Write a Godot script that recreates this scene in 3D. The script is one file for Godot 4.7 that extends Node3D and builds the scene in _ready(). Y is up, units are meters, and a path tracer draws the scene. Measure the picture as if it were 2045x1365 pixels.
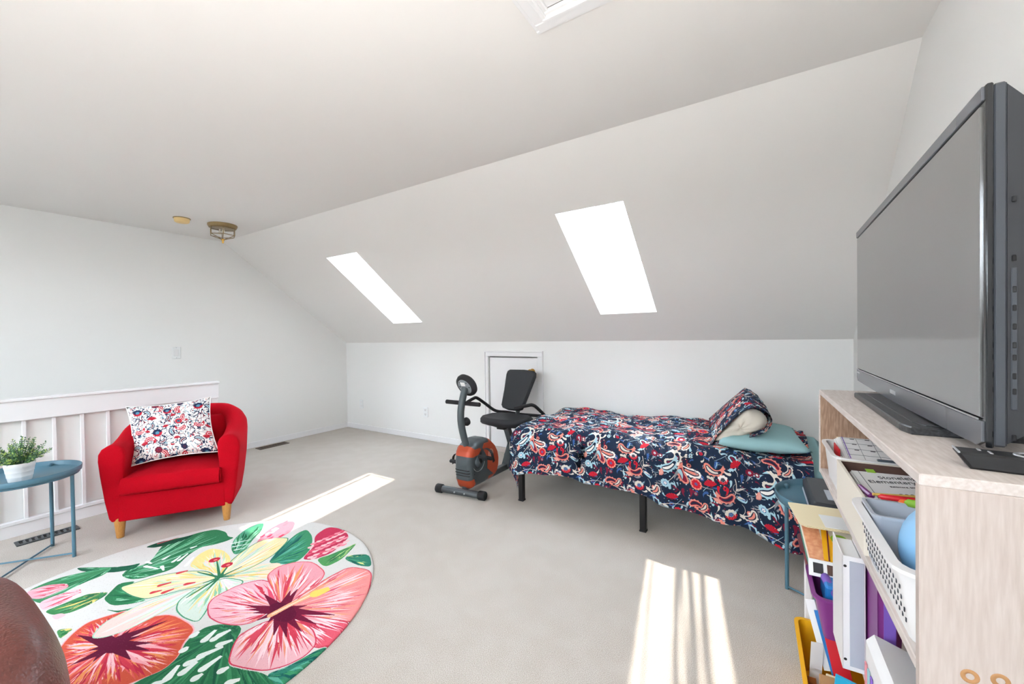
extends Node3D
# Attic bedroom. x runs along the knee wall to the right, y up, depth d away from the rear wall (z = -d). Metres.

const XL := -4.998
const XR := 0.478
const DK := 3.5845      # depth of the knee wall
const KH := 1.1719      # height of the knee wall
const CH := 2.2965      # height of the flat ceiling
const DC := 2.0894      # depth where the flat ceiling meets the slope
const DR := -2.6        # depth of the rear knee wall
const DCR := -1.105     # depth where the flat ceiling meets the rear slope
const SKY_ENERGY := 4.0
const SUN_ENERGY := 2.8
const UNSEEN_SKYLIGHT_ENERGY := 1.0  # strength of the unseen rear skylights
const UPLIGHT_SPOTS := [[-0.25, -0.45, 4.1]]   # x, depth and energy of the unseen uplight behind the camera, placed to light the ceiling
const EXPOSURE := 1.15

var rng := RandomNumberGenerator.new()
var M := {}

func _ready() -> void:
	rng.seed = 7
	var cam := Camera3D.new()
	cam.name = "camera"
	var yaw := -0.5635
	var pitch := -0.0122
	var roll := -0.0146
	var f := Vector3(sin(yaw) * cos(pitch), sin(pitch), -cos(yaw) * cos(pitch))
	var r := Vector3(cos(yaw), 0, sin(yaw))
	var u := r.cross(f)
	var r2 := r * cos(roll) + u * sin(roll)
	var u2 := u * cos(roll) - r * sin(roll)
	cam.transform = Transform3D(Basis(r2, u2, -f), Vector3(0, 1.22, 0))
	cam.fov = rad_to_deg(2.0 * atan(682.5 / 816.43))
	cam.near = 0.02
	cam.far = 200.0
	add_child(cam)
	cam.current = true

	var we := WorldEnvironment.new()
	we.name = "environment"
	var env := Environment.new()
	env.background_mode = Environment.BG_SKY
	var sky := Sky.new()
	var sm := ProceduralSkyMaterial.new()
	sm.sky_top_color = Color(0.88, 0.94, 1.0)
	sm.sky_horizon_color = Color(0.97, 0.98, 1.0)
	sm.ground_horizon_color = Color(0.85, 0.85, 0.84)
	sm.ground_bottom_color = Color(0.6, 0.6, 0.58)
	sm.sky_energy_multiplier = SKY_ENERGY
	sm.ground_energy_multiplier = SKY_ENERGY * 0.6
	sky.sky_material = sm
	env.sky = sky
	env.ambient_light_source = Environment.AMBIENT_SOURCE_DISABLED
	env.tonemap_mode = Environment.TONE_MAPPER_LINEAR
	env.tonemap_exposure = EXPOSURE
	env.sdfgi_enabled = true
	env.ssao_enabled = true
	env.ssil_enabled = true
	we.environment = env
	add_child(we)

	var sun := DirectionalLight3D.new()
	sun.name = "sun"
	sun.light_color = Color(1.0, 0.965, 0.91)
	sun.light_energy = SUN_ENERGY
	sun.light_angular_distance = 0.7
	sun.shadow_enabled = true
	sun.sky_mode = DirectionalLight3D.SKY_MODE_LIGHT_ONLY
	sun.basis = Basis.looking_at(Vector3(0.345, -1.0, 0.606).normalized(), Vector3.UP)
	add_child(sun)
	for xc in [-3.7, -2.2, -0.7]:      # three unseen skylights in the rear slope, placed to light the room
		var al := AreaLight3D.new()
		al.name = "unseen_skylight_light"
		al.area_size = Vector2(0.9, 1.0)
		al.light_color = Color(0.95, 0.98, 1.0)
		al.light_energy = UNSEEN_SKYLIGHT_ENERGY * (0.5 if xc < -3.0 else 1.2 if xc < -1.0 else 0.6)
		al.area_range = 14.0
		al.area_attenuation = 2.0
		al.shadow_enabled = true
		al.transform = rear_slope() * Transform3D(Basis(Vector3.RIGHT, -PI / 2), Vector3(xc, -0.03, 0.95))
		add_child(al, true)

	materials()
	build_shell()
	build_skylights()
	build_unseen_skylights()
	build_access_door()
	build_trim()
	build_fixtures()
	build_railing()
	build_rug()
	build_bed()
	build_bike()
	build_armchair()
	build_tray_tables()
	build_bookcase()
	build_television()
	build_shelf_contents()
	build_recliner()
	build_unseen_uplights()

# ---------------------------------------------------------------- helpers
func V(x: float, y: float, d: float) -> Vector3:
	return Vector3(x, y, -d)

func mb() -> SurfaceTool:
	var st := SurfaceTool.new()
	st.begin(Mesh.PRIMITIVE_TRIANGLES)
	return st

func tri(st: SurfaceTool, a: Vector3, b: Vector3, c: Vector3, out: Vector3, smooth := -1, ua := Vector2.ZERO, ub := Vector2.ZERO, uc := Vector2.ZERO) -> void:
	st.set_smooth_group(0xFFFFFFFF if smooth < 0 else smooth)
	var flip := (b - a).cross(c - a).dot(out) > 0.0
	st.set_uv(ua); st.add_vertex(a)
	if flip:
		st.set_uv(uc); st.add_vertex(c)
		st.set_uv(ub); st.add_vertex(b)
	else:
		st.set_uv(ub); st.add_vertex(b)
		st.set_uv(uc); st.add_vertex(c)

func quad(st: SurfaceTool, a: Vector3, b: Vector3, c: Vector3, d: Vector3, out: Vector3, smooth := -1) -> void:
	tri(st, a, b, c, out, smooth, Vector2(0, 1), Vector2(1, 1), Vector2(1, 0))
	tri(st, a, c, d, out, smooth, Vector2(0, 1), Vector2(1, 0), Vector2(0, 0))

func commit(st: SurfaceTool, m: Material) -> ArrayMesh:
	st.generate_normals()
	var mesh := st.commit()
	if mesh.get_surface_count():
		mesh.surface_set_material(0, m)
	return mesh

func obj(called: String, st: SurfaceTool, m: Material, parent: Node = self) -> MeshInstance3D:
	var o := MeshInstance3D.new()
	o.name = called
	o.mesh = commit(st, m)
	parent.add_child(o, true)
	return o

func numbered(called: String) -> String:
	if not has_node(NodePath(called)):
		return called
	var k := 1
	while has_node(NodePath("%s_%03d" % [called, k])):
		k += 1
	return "%s_%03d" % [called, k]

func thing(called: String, label: String, category: String, at := Vector3.ZERO, turn := 0.0, group := "") -> Node3D:
	var o := Node3D.new()
	o.name = numbered(called)
	add_child(o)
	o.position = at
	o.rotation.y = turn
	o.set_meta("label", label)
	o.set_meta("category", category)
	if group:
		o.set_meta("group", group)
	return o

func tag(o: Node, label: String, category: String, group := "") -> Node:
	o.set_meta("label", label)
	o.set_meta("category", category)
	if group:
		o.set_meta("group", group)
	return o

func struct(o: Node, label := "", category := "") -> Node:
	o.set_meta("kind", "structure")
	if label:
		o.set_meta("label", label)
	if category:
		o.set_meta("category", category)
	return o

# a box with chamfered edges
func box(st: SurfaceTool, c: Vector3, s: Vector3, bev := 0.0, xf := Transform3D.IDENTITY) -> void:
	var h := s * 0.5
	bev = minf(bev, minf(h.x, minf(h.y, h.z)) * 0.98)
	var ctr := xf * c
	var pts := {}
	for sx in [-1, 1]:
		for sy in [-1, 1]:
			for sz in [-1, 1]:
				for ax in 3:
					var p := Vector3(sx * (h.x - bev), sy * (h.y - bev), sz * (h.z - bev))
					p[ax] = [sx, sy, sz][ax] * h[ax]
					pts[[sx, sy, sz, ax]] = xf * (c + p)
	for ax in 3:
		var b1 := (ax + 1) % 3
		var b2 := (ax + 2) % 3
		for sg in [-1, 1]:
			var q := []
			for k in [[-1, -1], [1, -1], [1, 1], [-1, 1]]:
				var key := [0, 0, 0]
				key[ax] = sg; key[b1] = k[0]; key[b2] = k[1]
				q.append(pts[[key[0], key[1], key[2], ax]])
			quad(st, q[0], q[1], q[2], q[3], (q[0] + q[2]) * 0.5 - ctr)
	if bev <= 0.0:
		return
	for ax in 3:
		var b1 := (ax + 1) % 3
		var b2 := (ax + 2) % 3
		for k in [[-1, -1], [1, -1], [1, 1], [-1, 1]]:
			var q := []
			for e in [[-1, b1], [1, b1], [1, b2], [-1, b2]]:
				var key := [0, 0, 0]
				key[ax] = e[0]; key[b1] = k[0]; key[b2] = k[1]
				q.append(pts[[key[0], key[1], key[2], e[1]]])
			quad(st, q[0], q[1], q[2], q[3], (q[0] + q[2]) * 0.5 - ctr)
	for sx in [-1, 1]:
		for sy in [-1, 1]:
			for sz in [-1, 1]:
				var a: Vector3 = pts[[sx, sy, sz, 0]]
				tri(st, a, pts[[sx, sy, sz, 1]], pts[[sx, sy, sz, 2]], a - ctr)

# box given by two corners in (x, y, d)
func bx(st: SurfaceTool, x0: float, x1: float, y0: float, y1: float, d0: float, d1: float, bev := 0.0) -> void:
	box(st, V((x0 + x1) / 2, (y0 + y1) / 2, (d0 + d1) / 2), Vector3(absf(x1 - x0), absf(y1 - y0), absf(d1 - d0)), bev)

func bar(st: SurfaceTool, a: Vector3, b: Vector3, w: float, h: float, bev := 0.0, up := Vector3.UP) -> void:
	var z := (b - a).normalized()
	var x := up.cross(z)
	x = Vector3.RIGHT if x.length() < 0.001 else x.normalized()
	var y := z.cross(x)
	box(st, Vector3.ZERO, Vector3(w, h, a.distance_to(b)), bev, Transform3D(Basis(x, y, z), (a + b) * 0.5))

# smooth path through points
func smooth_path(pts: Array, n := 6) -> Array:
	var out := []
	for i in pts.size() - 1:
		var p0: Vector3 = pts[maxi(i - 1, 0)]
		var p1: Vector3 = pts[i]
		var p2: Vector3 = pts[i + 1]
		var p3: Vector3 = pts[mini(i + 2, pts.size() - 1)]
		for k in n:
			out.append(p1.cubic_interpolate(p2, p0, p3, float(k) / n))
	out.append(pts[-1])
	return out

func tube(st: SurfaceTool, path: Array, rad, sides := 10, caps := true, squash := 1.0) -> void:
	var rings := []
	var n := path.size()
	var prev := Vector3.ZERO
	for i in n:
		var t: Vector3 = (path[mini(i + 1, n - 1)] - path[maxi(i - 1, 0)]).normalized()
		var x: Vector3
		if i == 0:
			x = t.cross(Vector3.UP if absf(t.y) < 0.9 else Vector3.RIGHT).normalized()
		else:
			x = (prev - t * prev.dot(t)).normalized()
		prev = x
		var y := t.cross(x)
		var rr: float = rad[i] if rad is Array else rad
		var ring := []
		for k in sides:
			var a := TAU * k / sides
			ring.append(path[i] + x * cos(a) * rr + y * sin(a) * rr * squash)
		rings.append(ring)
	for i in n - 1:
		for k in sides:
			var k2 := (k + 1) % sides
			var mid: Vector3 = (rings[i][k] + rings[i + 1][k2]) * 0.5
			quad(st, rings[i][k], rings[i][k2], rings[i + 1][k2], rings[i + 1][k], mid - (path[i] + path[i + 1]) * 0.5, 1)
	if caps:
		for e in [0, n - 1]:
			var o: Vector3 = path[0] - path[1] if e == 0 else path[n - 1] - path[n - 2]
			for k in sides:
				tri(st, path[e], rings[e][k], rings[e][(k + 1) % sides], o)

# surface of revolution about the y axis of xf; profile of (radius, y), outside on the right when going up
func lathe(st: SurfaceTool, prof: Array, sides := 24, xf := Transform3D.IDENTITY, smooth := 1) -> void:
	var area := 0.0
	for i in prof.size() - 1: area += prof[i].cross(prof[i + 1])
	if area < 0.0:
		prof = prof.duplicate()
		prof.reverse()
	for i in prof.size() - 1:
		var a: Vector2 = prof[i]
		var b: Vector2 = prof[i + 1]
		var nrm := Vector2(b.y - a.y, a.x - b.x)
		for k in sides:
			var a0 := TAU * k / sides
			var a1 := TAU * (k + 1) / sides
			var am := (a0 + a1) * 0.5
			var out := xf.basis * Vector3(cos(am) * nrm.x, nrm.y, sin(am) * nrm.x)
			var p0 := xf * Vector3(cos(a0) * a.x, a.y, sin(a0) * a.x)
			var p1 := xf * Vector3(cos(a1) * a.x, a.y, sin(a1) * a.x)
			var p2 := xf * Vector3(cos(a1) * b.x, b.y, sin(a1) * b.x)
			var p3 := xf * Vector3(cos(a0) * b.x, b.y, sin(a0) * b.x)
			if a.x > 1e-5: tri(st, p0, p1, p2, out, smooth)
			if b.x > 1e-5: tri(st, p0, p2, p3, out, smooth)

# polygon in the xy plane of xf, thick along its z from -t/2 to t/2, with bevelled rims
func prism(st: SurfaceTool, poly: PackedVector2Array, t: float, xf := Transform3D.IDENTITY, bev := 0.0, smooth := -1) -> void:
	var idx := Geometry2D.triangulate_polygon(poly)
	var inner := poly
	if bev > 0.0:
		var c := Vector2.ZERO
		for p in poly: c += p / poly.size()
		inner = PackedVector2Array()
		var n := poly.size()
		var area := 0.0
		for i in n: area += poly[i].cross(poly[(i + 1) % n])
		for i in n:
			var e0 := (poly[i] - poly[(i + n - 1) % n]).normalized()
			var e1 := (poly[(i + 1) % n] - poly[i]).normalized()
			var nn := (e0 + e1).orthogonal().normalized()
			inner.append(poly[i] + nn * bev * (1.0 if area < 0 else -1.0) * -1.0)
		# make sure that the inset goes inwards
		if absf(_area(inner)) > absf(_area(poly)):
			for i in n: inner[i] = poly[i] * 2.0 - inner[i]
	idx = Geometry2D.triangulate_polygon(inner)
	var zax := xf.basis.z.normalized()
	for sg in [-1.0, 1.0]:
		var z: float = sg * t * 0.5
		for i in range(0, idx.size(), 3):
			tri(st, xf * Vector3(inner[idx[i]].x, inner[idx[i]].y, z), xf * Vector3(inner[idx[i + 1]].x, inner[idx[i + 1]].y, z), xf * Vector3(inner[idx[i + 2]].x, inner[idx[i + 2]].y, z), zax * sg, 2 if smooth >= 0 else -1)
	var n2 := poly.size()
	var ar := _area(poly)
	for i in n2:
		var j := (i + 1) % n2
		var e := poly[j] - poly[i]
		var o2 := Vector2(e.y, -e.x) * (1.0 if ar > 0 else -1.0)
		var o := xf.basis * Vector3(o2.x, o2.y, 0)
		var za := t * 0.5 - bev
		quad(st, xf * Vector3(poly[i].x, poly[i].y, -za), xf * Vector3(poly[j].x, poly[j].y, -za), xf * Vector3(poly[j].x, poly[j].y, za), xf * Vector3(poly[i].x, poly[i].y, za), o, smooth)
		if bev > 0.0:
			for sg in [-1.0, 1.0]:
				quad(st, xf * Vector3(poly[i].x, poly[i].y, za * sg), xf * Vector3(poly[j].x, poly[j].y, za * sg), xf * Vector3(inner[j].x, inner[j].y, t * 0.5 * sg), xf * Vector3(inner[i].x, inner[i].y, t * 0.5 * sg), o.normalized() + zax * sg, smooth)

func inset_poly(poly: PackedVector2Array, by: float) -> PackedVector2Array:
	var n := poly.size()
	var sg := 1.0 if _area(poly) > 0 else -1.0
	var out := PackedVector2Array()
	for i in n:
		var e0 := (poly[i] - poly[(i + n - 1) % n]).normalized()
		var e1 := (poly[(i + 1) % n] - poly[i]).normalized()
		var nn := (Vector2(-e0.y, e0.x) + Vector2(-e1.y, e1.x)).normalized() * sg
		out.append(poly[i] + nn * by)
	return out

# like prism_x, with rims rounded to radius r in several steps
func round_prism_x(st: SurfaceTool, pts: Array, xc: float, t: float, r: float, steps := 5) -> void:
	var rings := rounded_rings(pts, xc, t, r, steps)
	var n: int = rings[0].size()
	var c := Vector3.ZERO
	for p in rings[steps]: c += p / n
	for i in rings.size() - 1:
		for k in n:
			var k2 := (k + 1) % n
			var mid: Vector3 = (rings[i][k] + rings[i + 1][k2]) * 0.5
			var o := mid - Vector3(clampf(mid.x, xc - t / 2 + r, xc + t / 2 - r), c.y, c.z)
			quad(st, rings[i][k], rings[i][k2], rings[i + 1][k2], rings[i + 1][k], o, 1)
	for e in [0, rings.size() - 1]:
		var cc := Vector3.ZERO
		for p in rings[e]: cc += p / n
		for k in n: tri(st, cc, rings[e][k], rings[e][(k + 1) % n], Vector3(-1 if e == 0 else 1, 0, 0), 1)

func rounded_rings(pts: Array, xc: float, t: float, r: float, steps: int) -> Array:
	var poly := PackedVector2Array(pts)
	var rings := []
	for sg in [-1.0, 1.0]:
		for k in steps + 1:
			var a := PI / 2 * (k if sg > 0 else steps - k) / steps
			var ring := []
			for p in inset_poly(poly, r * (1 - cos(a))):
				ring.append(Vector3(xc + sg * (t / 2 - r + r * sin(a)), p.y, -p.x))
			rings.append(ring)
	return rings

# a thin skin over the points i0..i1 of a rounded prism's outline, lifted off it
func skin_x(st: SurfaceTool, rings: Array, i0: int, i1: int, c: Vector3, lift: float) -> void:
	var n: int = rings[0].size()
	var P := []
	for i in rings.size():
		var row := []
		for k in range(i0, i1 + 1):
			var p: Vector3 = rings[i][k % n]
			row.append(p + (p - Vector3(c.x, c.y, c.z)).normalized() * lift)
		P.append(row)
	for i in P.size() - 1:
		for k in P[0].size() - 1:
			quad(st, P[i][k], P[i][k + 1], P[i + 1][k + 1], P[i + 1][k], (P[i][k] + P[i + 1][k + 1]) * 0.5 - c, 1)

func _area(p: PackedVector2Array) -> float:
	var a := 0.0
	for i in p.size(): a += p[i].cross(p[(i + 1) % p.size()])
	return a * 0.5

# prism whose polygon lies in the (d, y) plane, thick in x about x = xc
func prism_x(st: SurfaceTool, pts: Array, xc: float, t: float, bev := 0.0, smooth := -1) -> void:
	prism(st, PackedVector2Array(pts), t, Transform3D(Basis(Vector3(0, 0, -1), Vector3.UP, Vector3.RIGHT), Vector3(xc, 0, 0)), bev, smooth)

# prism whose polygon lies in the (x, d) plane, standing from y0 up to y1
func prism_y(st: SurfaceTool, pts: Array, y0: float, y1: float, bev := 0.0, smooth := -1) -> void:
	prism(st, PackedVector2Array(pts), y1 - y0, Transform3D(Basis(Vector3.RIGHT, Vector3(0, 0, -1), Vector3.UP), Vector3(0, (y0 + y1) / 2, 0)), bev, smooth)

# open grid surface from fn(u, v); normal side given by the sign
func grid(st: SurfaceTool, nu: int, nv: int, fn: Callable, uvfn: Callable, flip := false) -> void:
	var P := []
	var T := []
	for i in nu + 1:
		for j in nv + 1:
			P.append(fn.call(float(i) / nu, float(j) / nv))
			T.append(uvfn.call(float(i) / nu, float(j) / nv))
	st.set_smooth_group(1)
	for i in nu:
		for j in nv:
			var a := i * (nv + 1) + j
			var q := [a, a + nv + 1, a + nv + 2, a, a + nv + 2, a + 1]
			if flip: q = [a, a + nv + 2, a + nv + 1, a, a + 1, a + nv + 2]
			for k in q:
				st.set_uv(T[k])
				st.add_vertex(P[k])

func uv0(u: float, v: float) -> Vector2:
	return Vector2(u, v)

func rounded_rect(w: float, h: float, r: float, n := 5) -> PackedVector2Array:
	var out := PackedVector2Array()
	for q in [[1, 1, 0.0], [-1, 1, PI / 2], [-1, -1, PI], [1, -1, PI * 1.5]]:
		for k in n + 1:
			var a: float = q[2] + PI / 2 * k / n
			out.append(Vector2(q[0] * (w / 2 - r) + cos(a) * r, q[1] * (h / 2 - r) + sin(a) * r))
	return out

# a stuffed pillow, w x h in its xy plane, thick in z
func pillow(st: SurfaceTool, w: float, h: float, t: float, xf: Transform3D, uvs := Vector2.ONE, n := 18, pinch := 0.06, wrinkle := 0.004) -> void:
	for sg in [-1.0, 1.0]:
		var fn := func(u: float, v: float) -> Vector3:
			var a := u * 2 - 1
			var b := v * 2 - 1
			var ea := 1.0 - pinch * (1.0 - b * b)
			var eb := 1.0 - pinch * (1.0 - a * a)
			var th := pow(maxf(0.0, (1 - pow(absf(a), 2.6)) * (1 - pow(absf(b), 2.6))), 0.55)
			var wr := wrinkle * sin(a * 9.0 + b * 4.0) * cos(b * 8.0 - a * 3.0) * (1.0 - th * 0.5) * th
			return xf * Vector3(a * w / 2 * ea, b * h / 2 * eb, sg * (t / 2 * th + wr))
		var uvf := func(u: float, v: float) -> Vector2:
			return Vector2(u * uvs.x, (1 - v) * uvs.y)
		grid(st, n, n, fn, uvf, sg > 0)

# ---------------------------------------------------------------- materials
func noise_tex(freq: float, size := 512, lo := Color.BLACK, hi := Color.WHITE, seed_ := 1, oct := 4, kind := FastNoiseLite.TYPE_SIMPLEX_SMOOTH, p0 := 0.0, p1 := 1.0) -> NoiseTexture2D:
	var n := FastNoiseLite.new()
	n.noise_type = kind
	n.frequency = freq
	n.seed = seed_
	n.fractal_octaves = oct
	var t := NoiseTexture2D.new()
	t.width = size
	t.height = size
	t.seamless = true
	t.noise = n
	var g := Gradient.new()
	g.set_color(0, lo)
	g.set_color(1, hi)
	g.set_offset(0, p0)
	g.set_offset(1, p1)
	t.color_ramp = g
	return t

func mat(c: Color, rough := 0.6, metal := 0.0, spec := 0.5) -> StandardMaterial3D:
	var m := StandardMaterial3D.new()
	m.albedo_color = c
	m.roughness = rough
	m.metallic = metal
	m.metallic_specular = spec
	return m

func grain(m: StandardMaterial3D, tex: Texture2D, scale: Vector3, world := false) -> StandardMaterial3D:
	m.albedo_texture = tex
	m.uv1_triplanar = true
	m.uv1_world_triplanar = world
	m.uv1_scale = scale
	return m

func bump(m: StandardMaterial3D, tex: Texture2D, cm: float) -> StandardMaterial3D:
	m.heightmap_enabled = true
	m.heightmap_texture = tex
	m.heightmap_scale = cm
	return m

func hex(s: String) -> Color:
	return Color.html(s)

func materials() -> void:
	M.wall = mat(hex("f1f1ef"), 0.75, 0, 0.3)
	M.ceiling = mat(hex("f1efec"), 0.85, 0, 0.25)
	M.trim = mat(hex("f3f3f4"), 0.42)
	M.dark = mat(hex("3a3836"), 0.8)
	var pile := noise_tex(0.24, 1024, Color(0.80, 0.78, 0.76), Color(1, 1, 1), 5, 3, FastNoiseLite.TYPE_SIMPLEX, 0.2, 0.7)
	M.carpet = grain(mat(hex("cfc8c0"), 0.95, 0, 0.1), pile, Vector3(1.0, 1.0, 1.0), true)
	M.carpet.detail_enabled = true
	M.carpet.detail_blend_mode = BaseMaterial3D.BLEND_MODE_MUL
	M.carpet.detail_albedo = noise_tex(0.005, 1024, Color(0.985, 0.981, 0.977), Color(1, 1, 1), 9, 2, FastNoiseLite.TYPE_SIMPLEX_SMOOTH, 0.3, 0.7)
	M.carpet.detail_uv_layer = BaseMaterial3D.DETAIL_UV_1
	bump(M.carpet, noise_tex(0.35, 1024, Color.BLACK, Color.WHITE, 6, 2), 0.15)
	M.carpet.rim_enabled = true
	M.carpet.rim = 0.3
	M.carpet.rim_tint = 0.6
	var weave := noise_tex(0.3, 512, Color(0.92, 0.92, 0.92), Color.WHITE, 8, 2)
	M.red = grain(mat(hex("b9061b"), 0.85, 0, 0.2), weave, Vector3(9, 9, 9))
	M.red.rim_enabled = true
	M.red.rim = 0.35
	M.red.rim_tint = 0.8
	bump(M.red, noise_tex(0.02, 512, Color.BLACK, Color.WHITE, 11, 3), 0.15)
	M.leg_wood = grain(mat(hex("d49a52"), 0.5), noise_tex(0.05, 256, Color(0.8, 0.74, 0.66), Color.WHITE, 4), Vector3(18, 2, 18))
	M.blue_metal = mat(hex("4c7486"), 0.42)
	M.pot = mat(hex("e6e6e6"), 0.55)
	M.soil = mat(hex("3a2f26"), 0.95)
	M.black = mat(hex("16171a"), 0.55)
	M.black_steel = mat(hex("0f0f11"), 0.4)
	M.rubber = mat(hex("1b1c1f"), 0.75)
	M.pad = grain(mat(hex("25282d"), 0.6), noise_tex(0.2, 256, Color(0.85, 0.85, 0.85), Color.WHITE, 2), Vector3(8, 8, 8))
	M.grey_paint = mat(hex("4d565a"), 0.38, 0.25)
	M.tube_grey = mat(hex("4a4f52"), 0.4, 0.2)
	M.orange = mat(hex("b1492c"), 0.4, 0.15)
	M.silver = mat(hex("c9ccd0"), 0.3, 0.8)
	M.brass = mat(hex("c79a4b"), 0.28, 0.9)
	M.old_brass = mat(hex("8f7850"), 0.45, 0.5)
	M.yellowed = mat(hex("e8c98c"), 0.6)
	M.plate = mat(hex("eef0f0"), 0.4)
	M.brown_metal = mat(hex("4a3a2e"), 0.5, 0.3)
	M.teal = grain(mat(hex("a0c8cc"), 0.8, 0, 0.2), weave, Vector3(5, 5, 5))
	M.cream_cloth = grain(mat(hex("e6ded0"), 0.85, 0, 0.2), weave, Vector3(5, 5, 5))
	M.mattress = mat(hex("e4e2dd"), 0.85)
	var streak := noise_tex(0.035, 512, Color(0.90, 0.88, 0.865), Color(1, 1, 1), 12, 5)
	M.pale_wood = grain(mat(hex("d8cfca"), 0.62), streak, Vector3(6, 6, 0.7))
	M.pale_wood_shaded = grain(mat(hex("c6bab3"), 0.62), streak, Vector3(7, 0.6, 7))  # upright grain; darker copy with the near side's shade in its colour
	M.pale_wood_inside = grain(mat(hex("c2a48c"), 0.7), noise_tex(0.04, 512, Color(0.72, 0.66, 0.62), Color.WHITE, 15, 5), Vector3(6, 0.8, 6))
	M.knot = mat(hex("a87b4f"), 0.6)
	M.screen = mat(hex("9b9c9c"), 0.13, 0.68)
	M.tv_gloss = mat(hex("17191d"), 0.12)
	M.tv_body = mat(hex("41454c"), 0.42)
	M.tv_back = mat(hex("37393d"), 0.55)
	M.bezel = mat(hex("6d7077"), 0.25, 0.3)
	M.dusty = grain(mat(hex("4b4d50"), 0.35), noise_tex(0.04, 512, Color(0.35, 0.36, 0.38), Color.WHITE, 21, 5), Vector3(5, 5, 5))
	M.white_plastic = mat(hex("ecebeb"), 0.4)
	M.grey_plastic = mat(hex("b4bac4"), 0.4)
	M.card = mat(hex("e4dccf"), 0.8)
	M.card_inside = mat(hex("5a4138"), 0.85)
	M.paper = mat(hex("efefee"), 0.8)
	M.ink = mat(hex("2c2c30"), 0.7)
	M.manila = mat(hex("eedfba"), 0.8)
	M.yellow = mat(hex("f0b219"), 0.4)
	M.purple = mat(hex("7c2f7c"), 0.35)
	M.violet = mat(hex("7a58b4"), 0.4)
	M.maroon = mat(hex("6f1f2e"), 0.35)
	M.blue = mat(hex("2074bc"), 0.5)
	M.lightblue = mat(hex("8fc2ea"), 0.45)
	M.cyan = mat(hex("159fc4"), 0.5)
	M.redplastic = mat(hex("cf1f2c"), 0.4)
	M.green = mat(hex("8fbf38"), 0.45)
	M.orange_bright = mat(hex("e86c28"), 0.45)
	M.pink = mat(hex("d48a92"), 0.6)
	M.pencil = mat(hex("d8b45c"), 0.5)
	M.slate = mat(hex("4a5560"), 0.5)
	M.leather = grain(mat(hex("6f3c34"), 0.36), noise_tex(0.05, 512, Color(0.75, 0.72, 0.70), Color.WHITE, 31, 4), Vector3(2, 2, 2))
	bump(M.leather, noise_tex(0.12, 512, Color.BLACK, Color.WHITE, 33, 4), 0.25)
	M.glass = mat(Color(0.95, 0.98, 0.98, 0.06), 0.02)
	M.glass.transparency = BaseMaterial3D.TRANSPARENCY_ALPHA
	M.sheer = mat(hex("fbfbfa"), 0.9, 0, 0.1)
	M.sheer.backlight_enabled = true
	M.sheer.backlight = Color(0.5, 0.5, 0.5)
	M.sheer.cull_mode = BaseMaterial3D.CULL_DISABLED
	M.leaf_a = mat(hex("5d8a52"), 0.5)
	M.leaf_b = mat(hex("a3bd62"), 0.5)
	M.leaf_c = mat(hex("3d6244"), 0.5)
	M.bulb = mat(hex("f4efe2"), 0.3)
	M.duvet = cloth_print(duvet_image())
	M.cushion = cloth_print(cushion_image())
	M.rug = cloth_print(rug_image())
	M.rug.roughness = 0.95
	bump(M.rug, null, 0.0)
	M.rug.heightmap_enabled = false

func cloth_print(im: Image) -> StandardMaterial3D:
	var m := mat(Color.WHITE, 0.8, 0, 0.25)
	m.albedo_texture = ImageTexture.create_from_image(im)
	m.texture_repeat = true
	return m

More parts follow.
